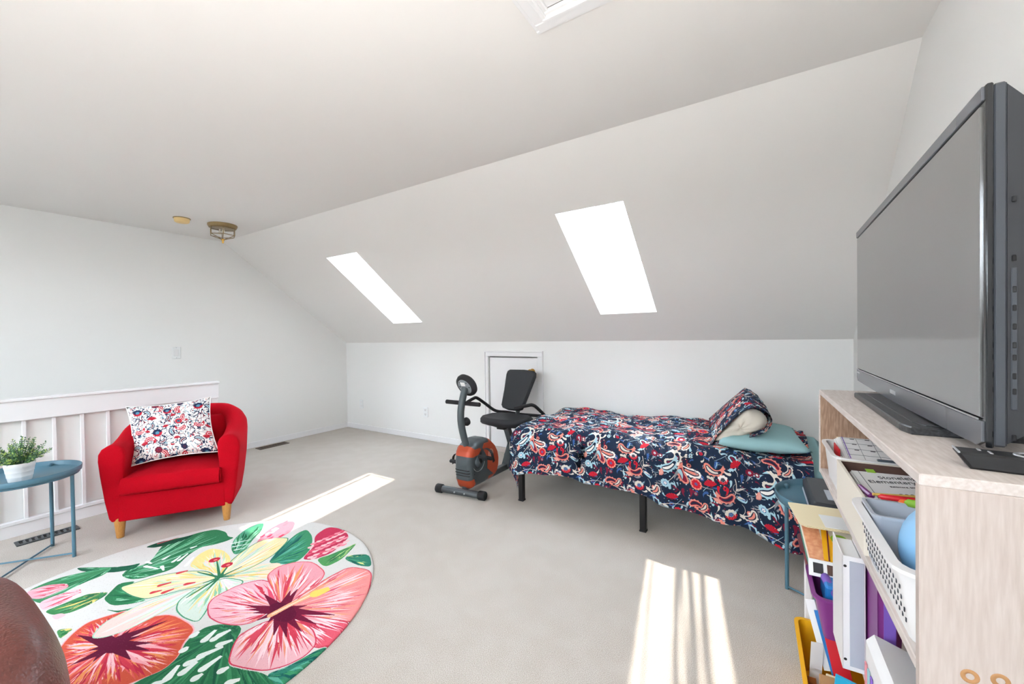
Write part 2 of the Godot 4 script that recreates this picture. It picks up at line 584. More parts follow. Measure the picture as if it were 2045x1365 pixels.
# ---------------------------------------------------------------- prints: painted with polygons and discs
class Painter:
	var im: Image
	var w: int
	var wrap: bool
	var rng := RandomNumberGenerator.new()

	func _init(size: int, ground: Color, wrapped: bool, seed_: int) -> void:
		w = size
		wrap = wrapped
		im = Image.create_empty(size, size, false, Image.FORMAT_RGB8)
		im.fill(ground)
		rng.seed = seed_

	func offsets(lo: float, hi: float) -> Array:
		if not wrap: return [0]
		var o := [0]
		if lo < 0: o.append(w)
		if hi > w: o.append(-w)
		return o

	func poly(p: PackedVector2Array, c: Color) -> void:
		var lo := Vector2(1e9, 1e9)
		var hi := -lo
		for q in p:
			lo = lo.min(q)
			hi = hi.max(q)
		for ox in offsets(lo.x, hi.x):
			for oy in offsets(lo.y, hi.y):
				_fill(p, c, ox, oy, lo, hi)

	func _fill(p: PackedVector2Array, c: Color, ox: int, oy: int, lo: Vector2, hi: Vector2) -> void:
		var n := p.size()
		for y in range(maxi(int(lo.y) + oy, 0), mini(int(hi.y) + 1 + oy, w)):
			var yy := y - oy + 0.5
			var xs := []
			for i in n:
				var a := p[i]
				var b := p[(i + 1) % n]
				if (a.y <= yy) != (b.y <= yy):
					xs.append(a.x + (yy - a.y) / (b.y - a.y) * (b.x - a.x))
			xs.sort()
			for k in range(0, xs.size() - 1, 2):
				var x0 := int(round(xs[k])) + ox
				var x1 := int(round(xs[k + 1])) + ox
				if x1 > x0:
					im.fill_rect(Rect2i(x0, y, x1 - x0, 1), c)

	func disc(x: float, y: float, r: float, c: Color) -> void:
		for ox in offsets(x - r, x + r):
			for oy in offsets(y - r, y + r):
				for row in range(int(floor(y - r)), int(ceil(y + r)) + 1):
					var h2 := r * r - (row + 0.5 - y) * (row + 0.5 - y)
					if h2 > 0:
						var h := sqrt(h2)
						im.fill_rect(Rect2i(int(round(x - h)) + ox, row + oy, maxi(1, int(round(2 * h))), 1), c)

	# tapering stroke along points, widths w0 -> w1
	func stroke(pts: Array, w0: float, w1: float, c: Color) -> void:
		var n := pts.size()
		for i in n - 1:
			var a: Vector2 = pts[i]
			var b: Vector2 = pts[i + 1]
			var ra := lerpf(w0, w1, float(i) / (n - 1)) * 0.5
			var rb := lerpf(w0, w1, float(i + 1) / (n - 1)) * 0.5
			var nn := (b - a).orthogonal().normalized()
			poly(PackedVector2Array([a + nn * ra, b + nn * rb, b - nn * rb, a - nn * ra]), c)
			if ra > 1.5 and n > 2: disc(a.x, a.y, ra, c)

	# points of an arc that starts at p with heading ang, of length len, turning by bend
	func arc(p: Vector2, ang: float, length: float, bend: float, n := 12) -> Array:
		var out := [p]
		var h := ang
		for k in n:
			h += bend / n
			p += Vector2.from_angle(h) * length / n
			out.append(p)
		return out

	# comma with scalloped back
	func paisley(p: Vector2, ang: float, size: float, bend: float, cols: Array, scallop := true) -> void:
		var a := arc(p, ang, size, bend, 16)
		var sg := -signf(bend)
		for pass_ in cols.size():
			var k: float = [1.0, 0.66, 0.36, 0.18][pass_]
			for i in a.size():
				var t := float(i) / (a.size() - 1)
				var r := size * 0.2 * pow(1.0 - t, 0.7) * minf(1.0, 0.55 + t * 3.0) * k + (size * 0.012 if pass_ == 0 else 0.0)
				if pass_ > 0 and t > 0.8 - 0.15 * pass_: continue
				var q: Vector2 = a[i]
				disc(q.x, q.y, r, cols[pass_])
				if pass_ == 0 and scallop and i % 2 == 0 and t < 0.9:
					var d: Vector2 = (a[mini(i + 1, 16)] - a[maxi(i - 1, 0)]).normalized().orthogonal() * sg
					var s := q - d * r
					disc(s.x, s.y, size * 0.045, cols[0])
			if pass_ == 0 and scallop:
				var q0: Vector2 = a[0]
				for j in 5:
					var e := q0 - Vector2.from_angle(ang + (j - 2) * 0.6) * size * 0.12
					disc(e.x, e.y, size * 0.045, cols[0])

	func drop(p: Vector2, ang: float, size: float, bend: float, c: Color) -> void:
		var a := arc(p, ang, size, bend, 8)
		for i in a.size():
			var t := float(i) / 8
			var q: Vector2 = a[i]
			disc(q.x, q.y, maxf(1.2, size * 0.17 * pow(1.0 - t, 0.8)), c)

	func fan(p: Vector2, ang: float, size: float, n: int, spread: float, c: Color, core: Color) -> void:
		for i in n:
			var b := ang + (float(i) / (n - 1) - 0.5) * spread
			stroke([p, p + Vector2.from_angle(b) * size], size * 0.1, size * 0.34, c)
			var q := p + Vector2.from_angle(b) * size
			disc(q.x, q.y, size * 0.17, c)
		for i in n:
			var b := ang + (float(i) / (n - 1) - 0.5) * spread * 0.9
			stroke([p + Vector2.from_angle(b) * size * 0.4, p + Vector2.from_angle(b) * size * 0.95], size * 0.03, size * 0.07, core)
		disc(p.x, p.y, size * 0.2, core)

	func flower(p: Vector2, r: float, n: int, outer: Color, mid: Color, core: Color, half := Color.TRANSPARENT) -> void:
		for i in n:
			var q := p + Vector2.from_angle(TAU * i / n) * r * 0.8
			var c := half if half.a > 0 and i * 2 < n else outer
			disc(q.x, q.y, r * 0.32, c)
		disc(p.x, p.y, r * 0.8, outer)
		if half.a > 0:
			for i in 3:
				var q := p + Vector2.from_angle(TAU * (i + 1) / n) * r * 0.4
				disc(q.x, q.y, r * 0.4, half)
		disc(p.x, p.y, r * 0.5, mid)
		for i in 5:
			var q := p + Vector2.from_angle(TAU * i / 5) * r * 0.25
			disc(q.x, q.y, r * 0.16, core)

	func sprig(p: Vector2, ang: float, size: float, c: Color) -> void:
		var a := arc(p, ang, size, 0.5, 8)
		stroke(a, size * 0.04, size * 0.02, c)
		for i in range(2, 9):
			for s in [-1, 1]:
				drop(a[i] + Vector2.from_angle(ang + s * 0.9) * size * 0.14, ang + s * 0.9 + PI, size * 0.2, 0.0, c)

func duvet_image() -> Image:
	var P := Painter.new(1536, hex("1f2b40"), true, 5)
	var S := 1536.0
	var cream := hex("d9d2c6")
	var salmon := hex("e0897a")
	var pale := hex("a8cdd8")
	var navy := hex("1f2b40")
	var red := hex("c4202f")
	var wine := hex("7c2036")
	var grey := hex("8b8f94")
	var blue := hex("3b5f98")
	var white := hex("eeeae4")
	# scattered ground of dots, drops and small leaves
	for i in 240:
		var p := Vector2(P.rng.randf(), P.rng.randf()) * S
		P.disc(p.x, p.y, P.rng.randf_range(5, 12), [cream, pale, salmon, grey, blue, wine][P.rng.randi() % 6])
	for i in 150:
		P.drop(Vector2(P.rng.randf(), P.rng.randf()) * S, P.rng.randf() * TAU, P.rng.randf_range(70, 150), P.rng.randf_range(-2.2, 2.2), [cream, pale, grey, blue, pale, wine][P.rng.randi() % 6])
	for i in 30:
		P.stroke(P.arc(Vector2(P.rng.randf(), P.rng.randf()) * S, P.rng.randf() * TAU, P.rng.randf_range(120, 260), P.rng.randf_range(-2.6, 2.6), 12), 9, 4, [cream, pale, grey, white][P.rng.randi() % 4])
	for i in 13:
		P.flower(Vector2(P.rng.randf(), P.rng.randf()) * S, P.rng.randf_range(26, 44), 8, [red, salmon, wine, pale, blue][P.rng.randi() % 5], [wine, cream, red][P.rng.randi() % 3], [white, navy][P.rng.randi() % 2])
	# stems
	for a in [[0.30, 0.34, 0.9, 0.42, -1.1], [0.30, 0.34, 1.9, 0.36, 0.9], [0.80, 0.78, 2.6, 0.3, 1.2], [0.12, 0.80, -0.6, 0.3, 1.0], [0.62, 0.55, 0.3, 0.3, -1.2], [0.90, 0.30, 1.2, 0.28, 1.1], [0.52, 0.92, -0.3, 0.24, 0.8]]:
		P.stroke(P.arc(Vector2(a[0], a[1]) * S, a[2], a[3] * S, a[4], 16), 13, 6, cream)
	# the large plume: a scalloped swirl with three feathers fanning from it
	var hub := Vector2(0.30, 0.34) * S
	P.paisley(hub + Vector2(-150, -130), 0.3, 0.30 * S, -3.6, [cream, navy, wine])
	P.paisley(hub + Vector2(-230, 10), -0.2, 0.26 * S, -1.5, [pale, navy, white])
	P.paisley(hub + Vector2(330, 20), 2.9, 0.27 * S, 1.4, [white, navy, salmon])
	P.paisley(hub + Vector2(130, 190), -2.3, 0.24 * S, 1.1, [salmon, wine])
	P.drop(hub + Vector2(20, 20), 2.4, 190, -0.8, grey)
	P.drop(hub + Vector2(30, 10), 0.9, 190, 0.8, pale)
	# paisleys
	for a in [[0.62, 0.22, 1.2, 0.24, -2.8, 0], [0.87, 0.50, 1.9, 0.22, 2.7, 1], [0.08, 0.62, 1.4, 0.20, 2.5, 2], [0.45, 0.72, -1.0, 0.20, 2.8, 1], [0.70, 0.92, 0.2, 0.22, -2.9, 0], [0.18, 0.97, -0.6, 0.22, 2.6, 1], [0.97, 0.88, 2.2, 0.17, -2.6, 2], [0.86, 0.08, 0.4, 0.19, 2.7, 3], [0.36, 0.06, -0.2, 0.16, -2.6, 2], [0.60, 0.68, 1.5, 0.17, 2.4, 0]]:
		var cols: Array = [[salmon, navy, cream], [salmon, wine, navy], [cream, navy, salmon], [pale, navy, wine]][a[5]]
		P.paisley(Vector2(a[0], a[1]) * S, a[2], a[3] * S, a[4], cols)
	# flowers
	P.flower(Vector2(0.50, 0.47) * S, 92, 11, salmon, red, blue)
	P.flower(Vector2(0.50, 0.47) * S, 70, 9, red, red, blue)
	P.flower(Vector2(0.17, 0.52) * S, 70, 9, pale, blue, white)
	P.flower(Vector2(0.78, 0.33) * S, 76, 9, white, grey, navy, red)
	P.flower(Vector2(0.86, 0.70) * S, 84, 10, cream, grey, blue, red)
	P.flower(Vector2(0.30, 0.84) * S, 66, 9, red, blue, white)
	P.flower(Vector2(0.04, 0.20) * S, 58, 9, wine, red, pale)
	for a in [[0.66, 0.44, -1.9, 100], [0.24, 0.70, -1.6, 95], [0.92, 0.17, -2.2, 90], [0.55, 0.88, -1.4, 90], [0.72, 0.60, -1.2, 70], [0.10, 0.40, 0.3, 70]]:
		P.fan(Vector2(a[0], a[1]) * S, a[2], a[3], 7, 2.2, red if a[3] > 80 else salmon, wine if a[3] > 80 else cream)
	for a in [[0.40, 0.60, 0.2, 150, wine], [0.78, 0.45, 2.9, 140, red]]:
		for s in [-1, 1]:
			P.drop(Vector2(a[0], a[1]) * S + Vector2(s * 70, -40), PI / 2 - s * 0.3, a[3], s * 1.1, a[4])
	for a in [[0.47, 0.30, 0.8, grey], [0.93, 0.62, 2.0, pale], [0.33, 0.95, -0.8, grey], [0.02, 0.75, 1.0, pale], [0.60, 0.04, 1.4, cream]]:
		P.sprig(Vector2(a[0], a[1]) * S, a[2], 110, a[3])
	P.im.resize(1024, 1024, Image.INTERPOLATE_LANCZOS)
	return P.im

func cushion_image() -> Image:
	var P := Painter.new(1536, hex("eeebe8"), true, 12)
	var S := 1536.0
	var navy := hex("232f4d")
	var red := hex("bf2233")
	var wine := hex("6c2638")
	var teal := hex("5d93a6")
	var blue := hex("3a6488")
	var ground := hex("eeebe8")
	for i in 190:
		var p := Vector2(P.rng.randf(), P.rng.randf()) * S
		P.disc(p.x, p.y, P.rng.randf_range(5, 10), [navy, red, wine, teal, navy][P.rng.randi() % 5])
	for i in 330:
		P.drop(Vector2(P.rng.randf(), P.rng.randf()) * S, P.rng.randf() * TAU, P.rng.randf_range(50, 110), P.rng.randf_range(-2.0, 2.0), [navy, navy, red, wine, teal, navy][P.rng.randi() % 6])
	for i in 100:
		P.stroke(P.arc(Vector2(P.rng.randf(), P.rng.randf()) * S, P.rng.randf() * TAU, P.rng.randf_range(120, 240), P.rng.randf_range(-2.6, 2.6), 12), 15, 5, [navy, navy, wine, teal][P.rng.randi() % 4])
	for a in [[0.5, 1.0, -1.6, 0.5, 0.5], [0.5, 1.0, -2.2, 0.5, -0.9], [0.52, 1.0, -1.0, 0.45, 0.8], [0.2, 0.6, -1.2, 0.3, -0.9], [0.8, 0.6, -1.8, 0.3, 0.8], [0.3, 0.3, -0.6, 0.25, 1.0], [0.72, 0.25, -2.4, 0.25, -1.0]]:
		P.stroke(P.arc(Vector2(a[0], a[1]) * S, a[2], a[3] * S, a[4], 16), 11, 6, navy)
	for a in [[0.30, 0.20, 0.2, 0.20, 2.6, 0], [0.84, 0.18, 2.6, 0.2, -2.7, 1], [0.64, 0.46, -0.4, 0.2, -2.6, 2], [0.12, 0.62, 0.9, 0.2, -2.7, 1], [0.28, 0.84, -0.9, 0.22, 2.8, 1], [0.72, 0.78, -2.4, 0.22, 2.5, 0], [0.92, 0.66, 2.0, 0.2, 2.6, 1], [0.50, 0.92, 0.4, 0.2, -3.0, 2], [0.16, 0.36, 1.8, 0.2, 2.3, 3], [0.92, 0.40, 2.2, 0.18, -2.5, 1], [0.08, 0.92, -0.4, 0.2, 2.6, 0], [0.90, 0.92, 3.2, 0.2, -2.6, 2], [0.52, 0.10, 0.3, 0.18, 2.6, 1], [0.40, 0.52, 1.2, 0.17, 2.6, 2]]:
		var cols: Array = [[navy, ground, teal], [red, ground, red], [navy, ground, wine], [navy, ground]][a[5]]
		P.paisley(Vector2(a[0], a[1]) * S, a[2], a[3] * S, a[4], cols)
	P.flower(Vector2(0.17, 0.20) * S, 110, 11, navy, blue, teal, red)
	P.flower(Vector2(0.66, 0.24) * S, 100, 11, navy, blue, teal, red)
	P.flower(Vector2(0.47, 0.72) * S, 112, 12, navy, blue, teal, red)
	P.flower(Vector2(0.84, 0.52) * S, 84, 10, red, teal, navy)
	P.flower(Vector2(0.46, 0.06) * S, 84, 10, wine, red, navy)
	P.flower(Vector2(0.86, 0.07) * S, 74, 9, navy, wine, navy)
	for a in [[0.40, 0.42, -1.5, 110], [0.62, 0.62, -1.8, 76], [0.30, 0.68, -1.2, 70], [0.76, 0.38, -1.9, 70], [0.24, 0.92, -1.4, 80], [0.78, 0.90, -1.7, 76]]:
		P.fan(Vector2(a[0], a[1]) * S, a[2], a[3], 7, 2.3, red, wine)
	for a in [[0.55, 0.36, 0.6, teal], [0.10, 0.48, -1.2, navy], [0.60, 0.86, -0.8, navy], [0.36, 0.02, 1.4, teal], [0.96, 0.26, 1.2, teal]]:
		P.sprig(Vector2(a[0], a[1]) * S, a[2], 110, a[3])
	P.im.resize(1024, 1024, Image.INTERPOLATE_LANCZOS)
	return P.im

# rug print: points in thousandths of the rug's radius about its centre, x right and y towards the knee wall
func rug_pt(P: Painter, x: float, y: float) -> Vector2:
	return Vector2((x + 1010.0) / 2020.0, (1010.0 - y) / 2020.0) * P.w

func rug_poly(P: Painter, flat: Array) -> PackedVector2Array:
	var out := PackedVector2Array()
	for i in range(0, flat.size(), 2):
		out.append(rug_pt(P, flat[i], flat[i + 1]))
	return out

# rounds a polygon a little (two passes of corner cutting)
func smooth_loop(p: PackedVector2Array) -> PackedVector2Array:
	for pass_ in 2:
		var out := PackedVector2Array()
		var n := p.size()
		for i in n:
			out.append(p[i].lerp(p[(i + 1) % n], 0.2))
			out.append(p[i].lerp(p[(i + 1) % n], 0.8))
		p = out
	return p

func blob(P: Painter, flat: Array, c: String) -> void:
	P.poly(smooth_loop(rug_poly(P, flat)), hex(c))

func brush(P: Painter, flat: Array, w0: float, w1: float, c: String) -> void:
	var k := P.w / 2020.0 * 1.5
	P.stroke(Array(rug_poly(P, flat)), w0 * k, w1 * k, hex(c))
	var p := rug_pt(P, flat[0], flat[1])
	P.disc(p.x, p.y, w0 * k * 0.5, hex(c))

func petal(P: Painter, cen: Array, flat: Array, base: String, cols: Array, n: int, edge := "") -> void:
	var poly := smooth_loop(rug_poly(P, flat))
	P.poly(poly, hex(base))
	var c := rug_pt(P, cen[0], cen[1])
	var m := poly.size()
	for k in n * 3:
		var i := P.rng.randi() % m
		var e := poly[i].lerp(poly[(i + 1) % m], P.rng.randf())
		var a := c.lerp(e, P.rng.randf_range(0.02, 0.6))
		var b := c.lerp(e, P.rng.randf_range(0.65, 1.02))
		var side := (b - a).orthogonal().normalized()
		var w := P.rng.randf_range(0.0010, 0.0052) * P.w
		var mid := (a + b) * 0.5 + side * P.rng.randf_range(-0.006, 0.006) * P.w
		var lens := PackedVector2Array([a, mid + side * w, b, mid - side * w])
		for piece in Geometry2D.intersect_polygons(lens, poly):
			P.poly(piece, hex(cols[P.rng.randi() % cols.size()]))
	if edge:
		for i in m:
			P.stroke([poly[i], poly[(i + 1) % m]], P.w * 0.003, P.w * 0.003, hex(edge))

func rug_image() -> Image:
	var P := Painter.new(2048, hex("d2cfcb"), false, 3)
	paint_rug(P)
	# short woven pile: speckle
	for i in 26000:
		var x := P.rng.randi() % P.w
		var y := P.rng.randi() % P.w
		var c := P.im.get_pixel(x, y)
		P.im.fill_rect(Rect2i(x, y, 3, 3), c.lightened(0.10) if i % 2 == 0 else c.darkened(0.10))
	P.im.resize(1400, 1400, Image.INTERPOLATE_LANCZOS)
	return P.im

func paint_rug(P: Painter) -> void:
	petal(P, [-598, -56], [-802, 511, -685, 530, -593, 503, -537, 521, -529, 464, -543, 397, -591, 339, -538, 247, -439, 154, -425, 104, -444, 47, -462, -8, -508, -46, -607, -62, -658, -24, -652, 27, -646, 80, -725, 135, -841, 205, -900, 275, -857, 348, -847, 434], "2d6e49", ["2f7a4f","1f5c3f","4f9a70","8fc4a4"], 60)
	brush(P, [-619, 146, -639, 186], 14.0, 6.0, "e8ecea")
	brush(P, [-526, 164, -566, 217], 14.0, 6.0, "e8ecea")
	brush(P, [-513, 189, -566, 257], 14.0, 6.0, "e8ecea")
	brush(P, [-632, 301, -629, 331], 14.0, 6.0, "e8ecea")
	brush(P, [-671, 77, -617, 85], 14.0, 6.0, "e8ecea")
	brush(P, [-612, 52, -509, 84], 14.0, 6.0, "e8ecea")
	brush(P, [-520, 106, -453, 94], 14.0, 6.0, "e8ecea")
	brush(P, [-401, 189, -478, 256], 14.0, 6.0, "e8ecea")
	petal(P, [-674, 51], [-960, -180, -944, -159, -781, -61, -707, 7, -688, 55, -631, 4, -697, -81, -876, -172], "1f5540", ["2f7a4f","1f5c3f","4f9a70","8fc4a4"], 8)
	petal(P, [-285, 410], [-621, 723, -590, 749, -474, 671, -384, 565, -280, 476, -267, 403, -402, 437, -522, 514, -608, 626], "4a9072", ["2f7a4f","1f5c3f","4f9a70","8fc4a4"], 24)
	brush(P, [-403, 451, -350, 531], 9.0, 3.0, "dfe8e4")
	brush(P, [-457, 468, -404, 568], 9.0, 3.0, "dfe8e4")
	brush(P, [-343, 438, -312, 490], 9.0, 3.0, "dfe8e4")
	blob(P, [-922, 135, -924, 231, -865, 296, -849, 401, -807, 330, -824, 230, -854, 169], "1c4a38")
	brush(P, [-903, 204, -887, 314], 10.0, 3.0, "c0525c")
	petal(P, [22, 465], [-210, 860, -66, 815, 76, 720, 152, 605, 154, 532, 22, 465, -50, 537, -162, 696, -213, 792], "3c8560", ["2f7a68","1d5a55","5aa590","3a8a60"], 40)
	blob(P, [-444, 689, -491, 836, -410, 891, -277, 787, -246, 677, -251, 555, -311, 548], "cf7886")
	brush(P, [-386, 660, -400, 691], 16.0, 10.0, "f4e4e2")
	brush(P, [-412, 727, -427, 759], 16.0, 10.0, "f0d8d8")
	brush(P, [-248, 651, -261, 680], 16.0, 10.0, "f0d8d8")
	brush(P, [-303, 629, -316, 658], 16.0, 10.0, "d8707f")
	brush(P, [-297, 758, -310, 790], 16.0, 10.0, "d8707f")
	brush(P, [-232, 603, -244, 631], 16.0, 10.0, "d8707f")
	brush(P, [-423, 811, -439, 845], 16.0, 10.0, "d8707f")
	brush(P, [-248, 625, -261, 654], 16.0, 10.0, "d8707f")
	brush(P, [-279, 590, -292, 619], 16.0, 10.0, "f4e4e2")
	brush(P, [-397, 728, -412, 760], 16.0, 10.0, "f4e4e2")
	brush(P, [-234, 618, -246, 647], 16.0, 10.0, "b02c48")
	brush(P, [-466, 838, -483, 873], 16.0, 10.0, "d8707f")
	brush(P, [-269, 698, -281, 728], 16.0, 10.0, "b02c48")
	brush(P, [-321, 629, -335, 658], 16.0, 10.0, "d8707f")
	brush(P, [-393, 709, -408, 741], 16.0, 10.0, "d8707f")
	brush(P, [-259, 622, -271, 651], 16.0, 10.0, "f0d8d8")
	brush(P, [-272, 579, -285, 607], 16.0, 10.0, "d8707f")
	brush(P, [-308, 699, -321, 730], 16.0, 10.0, "d8707f")
	brush(P, [-272, 601, -284, 629], 16.0, 10.0, "f0d8d8")
	brush(P, [-383, 701, -398, 732], 16.0, 10.0, "f4e4e2")
	brush(P, [-341, 654, -355, 684], 16.0, 10.0, "b02c48")
	brush(P, [-307, 653, -320, 683], 16.0, 10.0, "d8707f")
	brush(P, [-381, 627, -395, 657], 16.0, 10.0, "c03c58")
	brush(P, [-299, 640, -312, 670], 16.0, 10.0, "c03c58")
	brush(P, [-224, 579, -235, 607], 16.0, 10.0, "d8707f")
	brush(P, [-419, 725, -434, 757], 16.0, 10.0, "f0d8d8")
	blob(P, [-67, 830, -111, 960, -7, 996, 152, 959, 211, 858, 255, 744, 224, 635, 156, 602, 69, 745], "b83250")
	brush(P, [181, 642, 184, 668], 20.0, 8.0, "f2b4b8")
	brush(P, [135, 662, 139, 688], 20.0, 8.0, "d6546c")
	brush(P, [110, 696, 113, 723], 20.0, 8.0, "d6546c")
	brush(P, [62, 717, 65, 745], 20.0, 8.0, "f2b4b8")
	brush(P, [34, 753, 37, 781], 20.0, 8.0, "e88a98")
	brush(P, [208, 648, 212, 674], 20.0, 8.0, "f2b4b8")
	brush(P, [184, 681, 188, 707], 20.0, 8.0, "f2b4b8")
	brush(P, [138, 702, 141, 728], 20.0, 8.0, "f2b4b8")
	brush(P, [112, 736, 116, 764], 20.0, 8.0, "e88a98")
	brush(P, [64, 759, 67, 787], 20.0, 8.0, "d6546c")
	brush(P, [36, 795, 39, 824], 20.0, 8.0, "f2b4b8")
	brush(P, [211, 687, 215, 713], 20.0, 8.0, "d6546c")
	brush(P, [187, 720, 191, 747], 20.0, 8.0, "d6546c")
	brush(P, [141, 742, 144, 769], 20.0, 8.0, "e88a98")
	brush(P, [115, 778, 118, 806], 20.0, 8.0, "f2b4b8")
	brush(P, [66, 801, 69, 830], 20.0, 8.0, "d6546c")
	brush(P, [38, 839, 41, 868], 20.0, 8.0, "e88a98")
	brush(P, [215, 726, 219, 753], 20.0, 8.0, "f2b4b8")
	brush(P, [191, 760, 195, 788], 20.0, 8.0, "f2b4b8")
	brush(P, [144, 783, 148, 811], 20.0, 8.0, "e88a98")
	brush(P, [118, 820, 121, 849], 20.0, 8.0, "f2b4b8")
	brush(P, [68, 844, 71, 874], 20.0, 8.0, "f2b4b8")
	brush(P, [40, 883, 43, 914], 20.0, 8.0, "d6546c")
	brush(P, [219, 766, 223, 793], 20.0, 8.0, "e88a98")
	brush(P, [195, 802, 198, 830], 20.0, 8.0, "f2b4b8")
	brush(P, [147, 825, 151, 854], 20.0, 8.0, "d6546c")
	brush(P, [121, 863, 124, 893], 20.0, 8.0, "e88a98")
	brush(P, [70, 889, 73, 919], 20.0, 8.0, "f2b4b8")
	brush(P, [42, 929, 45, 960], 20.0, 8.0, "e88a98")
	brush(P, [223, 807, 227, 835], 20.0, 8.0, "f2b4b8")
	brush(P, [198, 844, 202, 873], 20.0, 8.0, "e88a98")
	brush(P, [150, 869, 154, 898], 20.0, 8.0, "f2b4b8")
	brush(P, [124, 908, 127, 938], 20.0, 8.0, "f2b4b8")
	brush(P, [73, 934, 76, 965], 20.0, 8.0, "f2b4b8")
	brush(P, [44, 976, 47, 1008], 20.0, 8.0, "d6546c")
	brush(P, [227, 850, 231, 878], 20.0, 8.0, "e88a98")
	brush(P, [202, 887, 206, 917], 20.0, 8.0, "f2b4b8")
	brush(P, [154, 913, 157, 943], 20.0, 8.0, "e88a98")
	brush(P, [75, 981, 78, 1013], 20.0, 8.0, "f2b4b8")
	petal(P, [283, 930], [283, 930, 379, 740, 375, 639, 335, 628, 235, 654, 266, 737, 277, 839], "4f8f55", ["3a7d4f","9fc07a","2a6045"], 16)
	petal(P, [379, 753], [475, 870, 616, 778, 538, 744, 393, 743, 370, 786], "2f7560", ["3c8a6a","d8d88a","1f5a50"], 10)
	petal(P, [-781, -61], [-872, -387, -900, -313, -898, -246, -839, -131, -779, -53, -709, -111, -703, -184, -684, -255, -627, -336, -632, -378, -768, -402], "3f8058", ["2f7a4f","1f5c3f","4f9a70","8fc4a4"], 26)
	petal(P, [-717, -234], [-868, -395, -859, -319, -781, -252, -717, -255, -702, -309, -692, -369, -768, -402], "e0a0ac", ["c83c55","f0c4c8","e8b0b8","d87a88"], 18)
	petal(P, [-594, -221], [-657, -381, -670, -315, -643, -226, -579, -231, -539, -268, -534, -338, -535, -387], "eab4bc", ["d04c62","f4d0d4","e2a0ac"], 18)
	petal(P, [-446, -152], [-522, -382, -524, -319, -532, -269, -530, -212, -453, -150, -418, -177, -387, -249, -386, -317, -441, -366], "3f8050", ["e8cc78","2f7048","2a6045","55986a"], 22)
	blob(P, [-443, -372, -424, -337, -378, -325, -366, -366], "e8b4bc")
	petal(P, [-197, -333], [-267, -383, -206, -331, -171, -369, -158, -389], "4a8a55", ["e0c878","2f7048"], 8)
	petal(P, [-187, -53], [-442, -149, -515, -93, -459, -34, -434, -65, -455, -108, -293, -102, -166, -59, -208, -124, -274, -181, -394, -187], "2d6e49", ["2f7a4f","1f5c3f","4f9a70","8fc4a4"], 22)
	petal(P, [-136, -68], [-271, -211, -183, -175, -140, -97, -136, -68, -96, -139, -163, -179], "2d6e49", ["2f7a4f","1f5c3f","4f9a70","8fc4a4"], 8)
	petal(P, [105, -271], [-108, -386, -169, -338, -207, -286, -191, -229, -152, -139, 8, -109, 88, -36, 317, -16, 378, -92, 462, -138, 495, -201, 475, -268, 448, -352, 387, -429, 228, -466, 29, -455], "c8543f", ["e08a55","c83a4c","e8a0a8","f0bcc0","d85a58","b82c44"], 150, "e8a4ac")
	brush(P, [105, -271, 63, -336], 40.0, 2.0, "5c1630")
	brush(P, [105, -271, -43, -262], 40.0, 2.0, "5c1630")
	brush(P, [105, -271, 50, -192], 40.0, 2.0, "5c1630")
	brush(P, [105, -271, 146, -177], 40.0, 2.0, "5c1630")
	brush(P, [105, -271, 298, -193], 40.0, 2.0, "5c1630")
	brush(P, [105, -271, 297, -256], 40.0, 2.0, "5c1630")
	brush(P, [105, -271, 169, -346], 40.0, 2.0, "5c1630")
	brush(P, [105, -271, -117, -336], 40.0, 2.0, "5c1630")
	brush(P, [105, -271, 254, -167], 40.0, 2.0, "5c1630")
	brush(P, [87, -241, 125, -71], 40.0, 2.0, "5c1630")
	brush(P, [122, -300, 114, -403], 40.0, 2.0, "5c1630")
	blob(P, [39, -291, 72, -257, 145, -240, 196, -262, 167, -298, 99, -307], "5c1630")
	petal(P, [-74, 239], [-62, 253, -63, 355, 2, 453, 93, 520, 197, 419, 160, 354, 80, 291], "e6d0b6", ["e6cf8a","e8dcb4","b6d4c4","eac8c8","e2c070","a8ccba","ece4d0"], 22)
	petal(P, [-74, 239], [-459, -110, -439, -47, -412, 55, -326, 163, -207, 234, -80, 227, -32, 176, -107, 87, -153, 1, -190, -68, -304, -99], "e4d6a6", ["e6cf8a","e8dcb4","b6d4c4","eac8c8","e2c070","a8ccba","ece4d0"], 40, "3c8060")
	petal(P, [-74, 239], [-71, 248, -190, 327, -281, 453, -333, 595, -260, 684, -183, 721, -58, 553, -23, 422, -23, 316], "e2d4a4", ["e6cf8a","e8dcb4","b6d4c4","eac8c8","e2c070","a8ccba","ece4d0"], 36, "3c8060")
	petal(P, [-74, 239], [-365, 186, -485, 278, -513, 363, -411, 398, -267, 381, -151, 326, -87, 245, -219, 238], "e6cc86", ["e6cf8a","e8dcb4","b6d4c4","eac8c8","e2c070","a8ccba","ece4d0"], 30)
	petal(P, [-74, 239], [-40, -311, -134, -242, -149, -154, -166, -59, -115, 47, -60, 123, 18, -5, 28, -100, 38, -202, 12, -275], "e6c8c0", ["b8dcc8","f4dcc0","e6cc86","f4d0d4","d8e8dc"], 34, "9cccb4")
	petal(P, [-74, 239], [-56, 203, -32, 260, 99, 302, 141, 216, 153, 147, 155, 103, 225, 51, 274, 1, 159, -21, 60, -15, -21, 24, -65, 116], "ccd8cc", ["b4d8c4","f4d4d8","e6cc86","e8efe6","88bc9c"], 36, "4a8f6c")
	brush(P, [-74, 239, -255, 194], 12.0, 4.0, "2d6e4c")
	brush(P, [-74, 239, -91, 161], 12.0, 4.0, "2d6e4c")
	brush(P, [-74, 239, -295, 314], 12.0, 4.0, "2d6e4c")
	brush(P, [-74, 239, -179, 333], 12.0, 4.0, "2d6e4c")
	brush(P, [-74, 239, -85, 365], 12.0, 4.0, "2d6e4c")
	brush(P, [-74, 239, 10, 141], 12.0, 4.0, "2d6e4c")
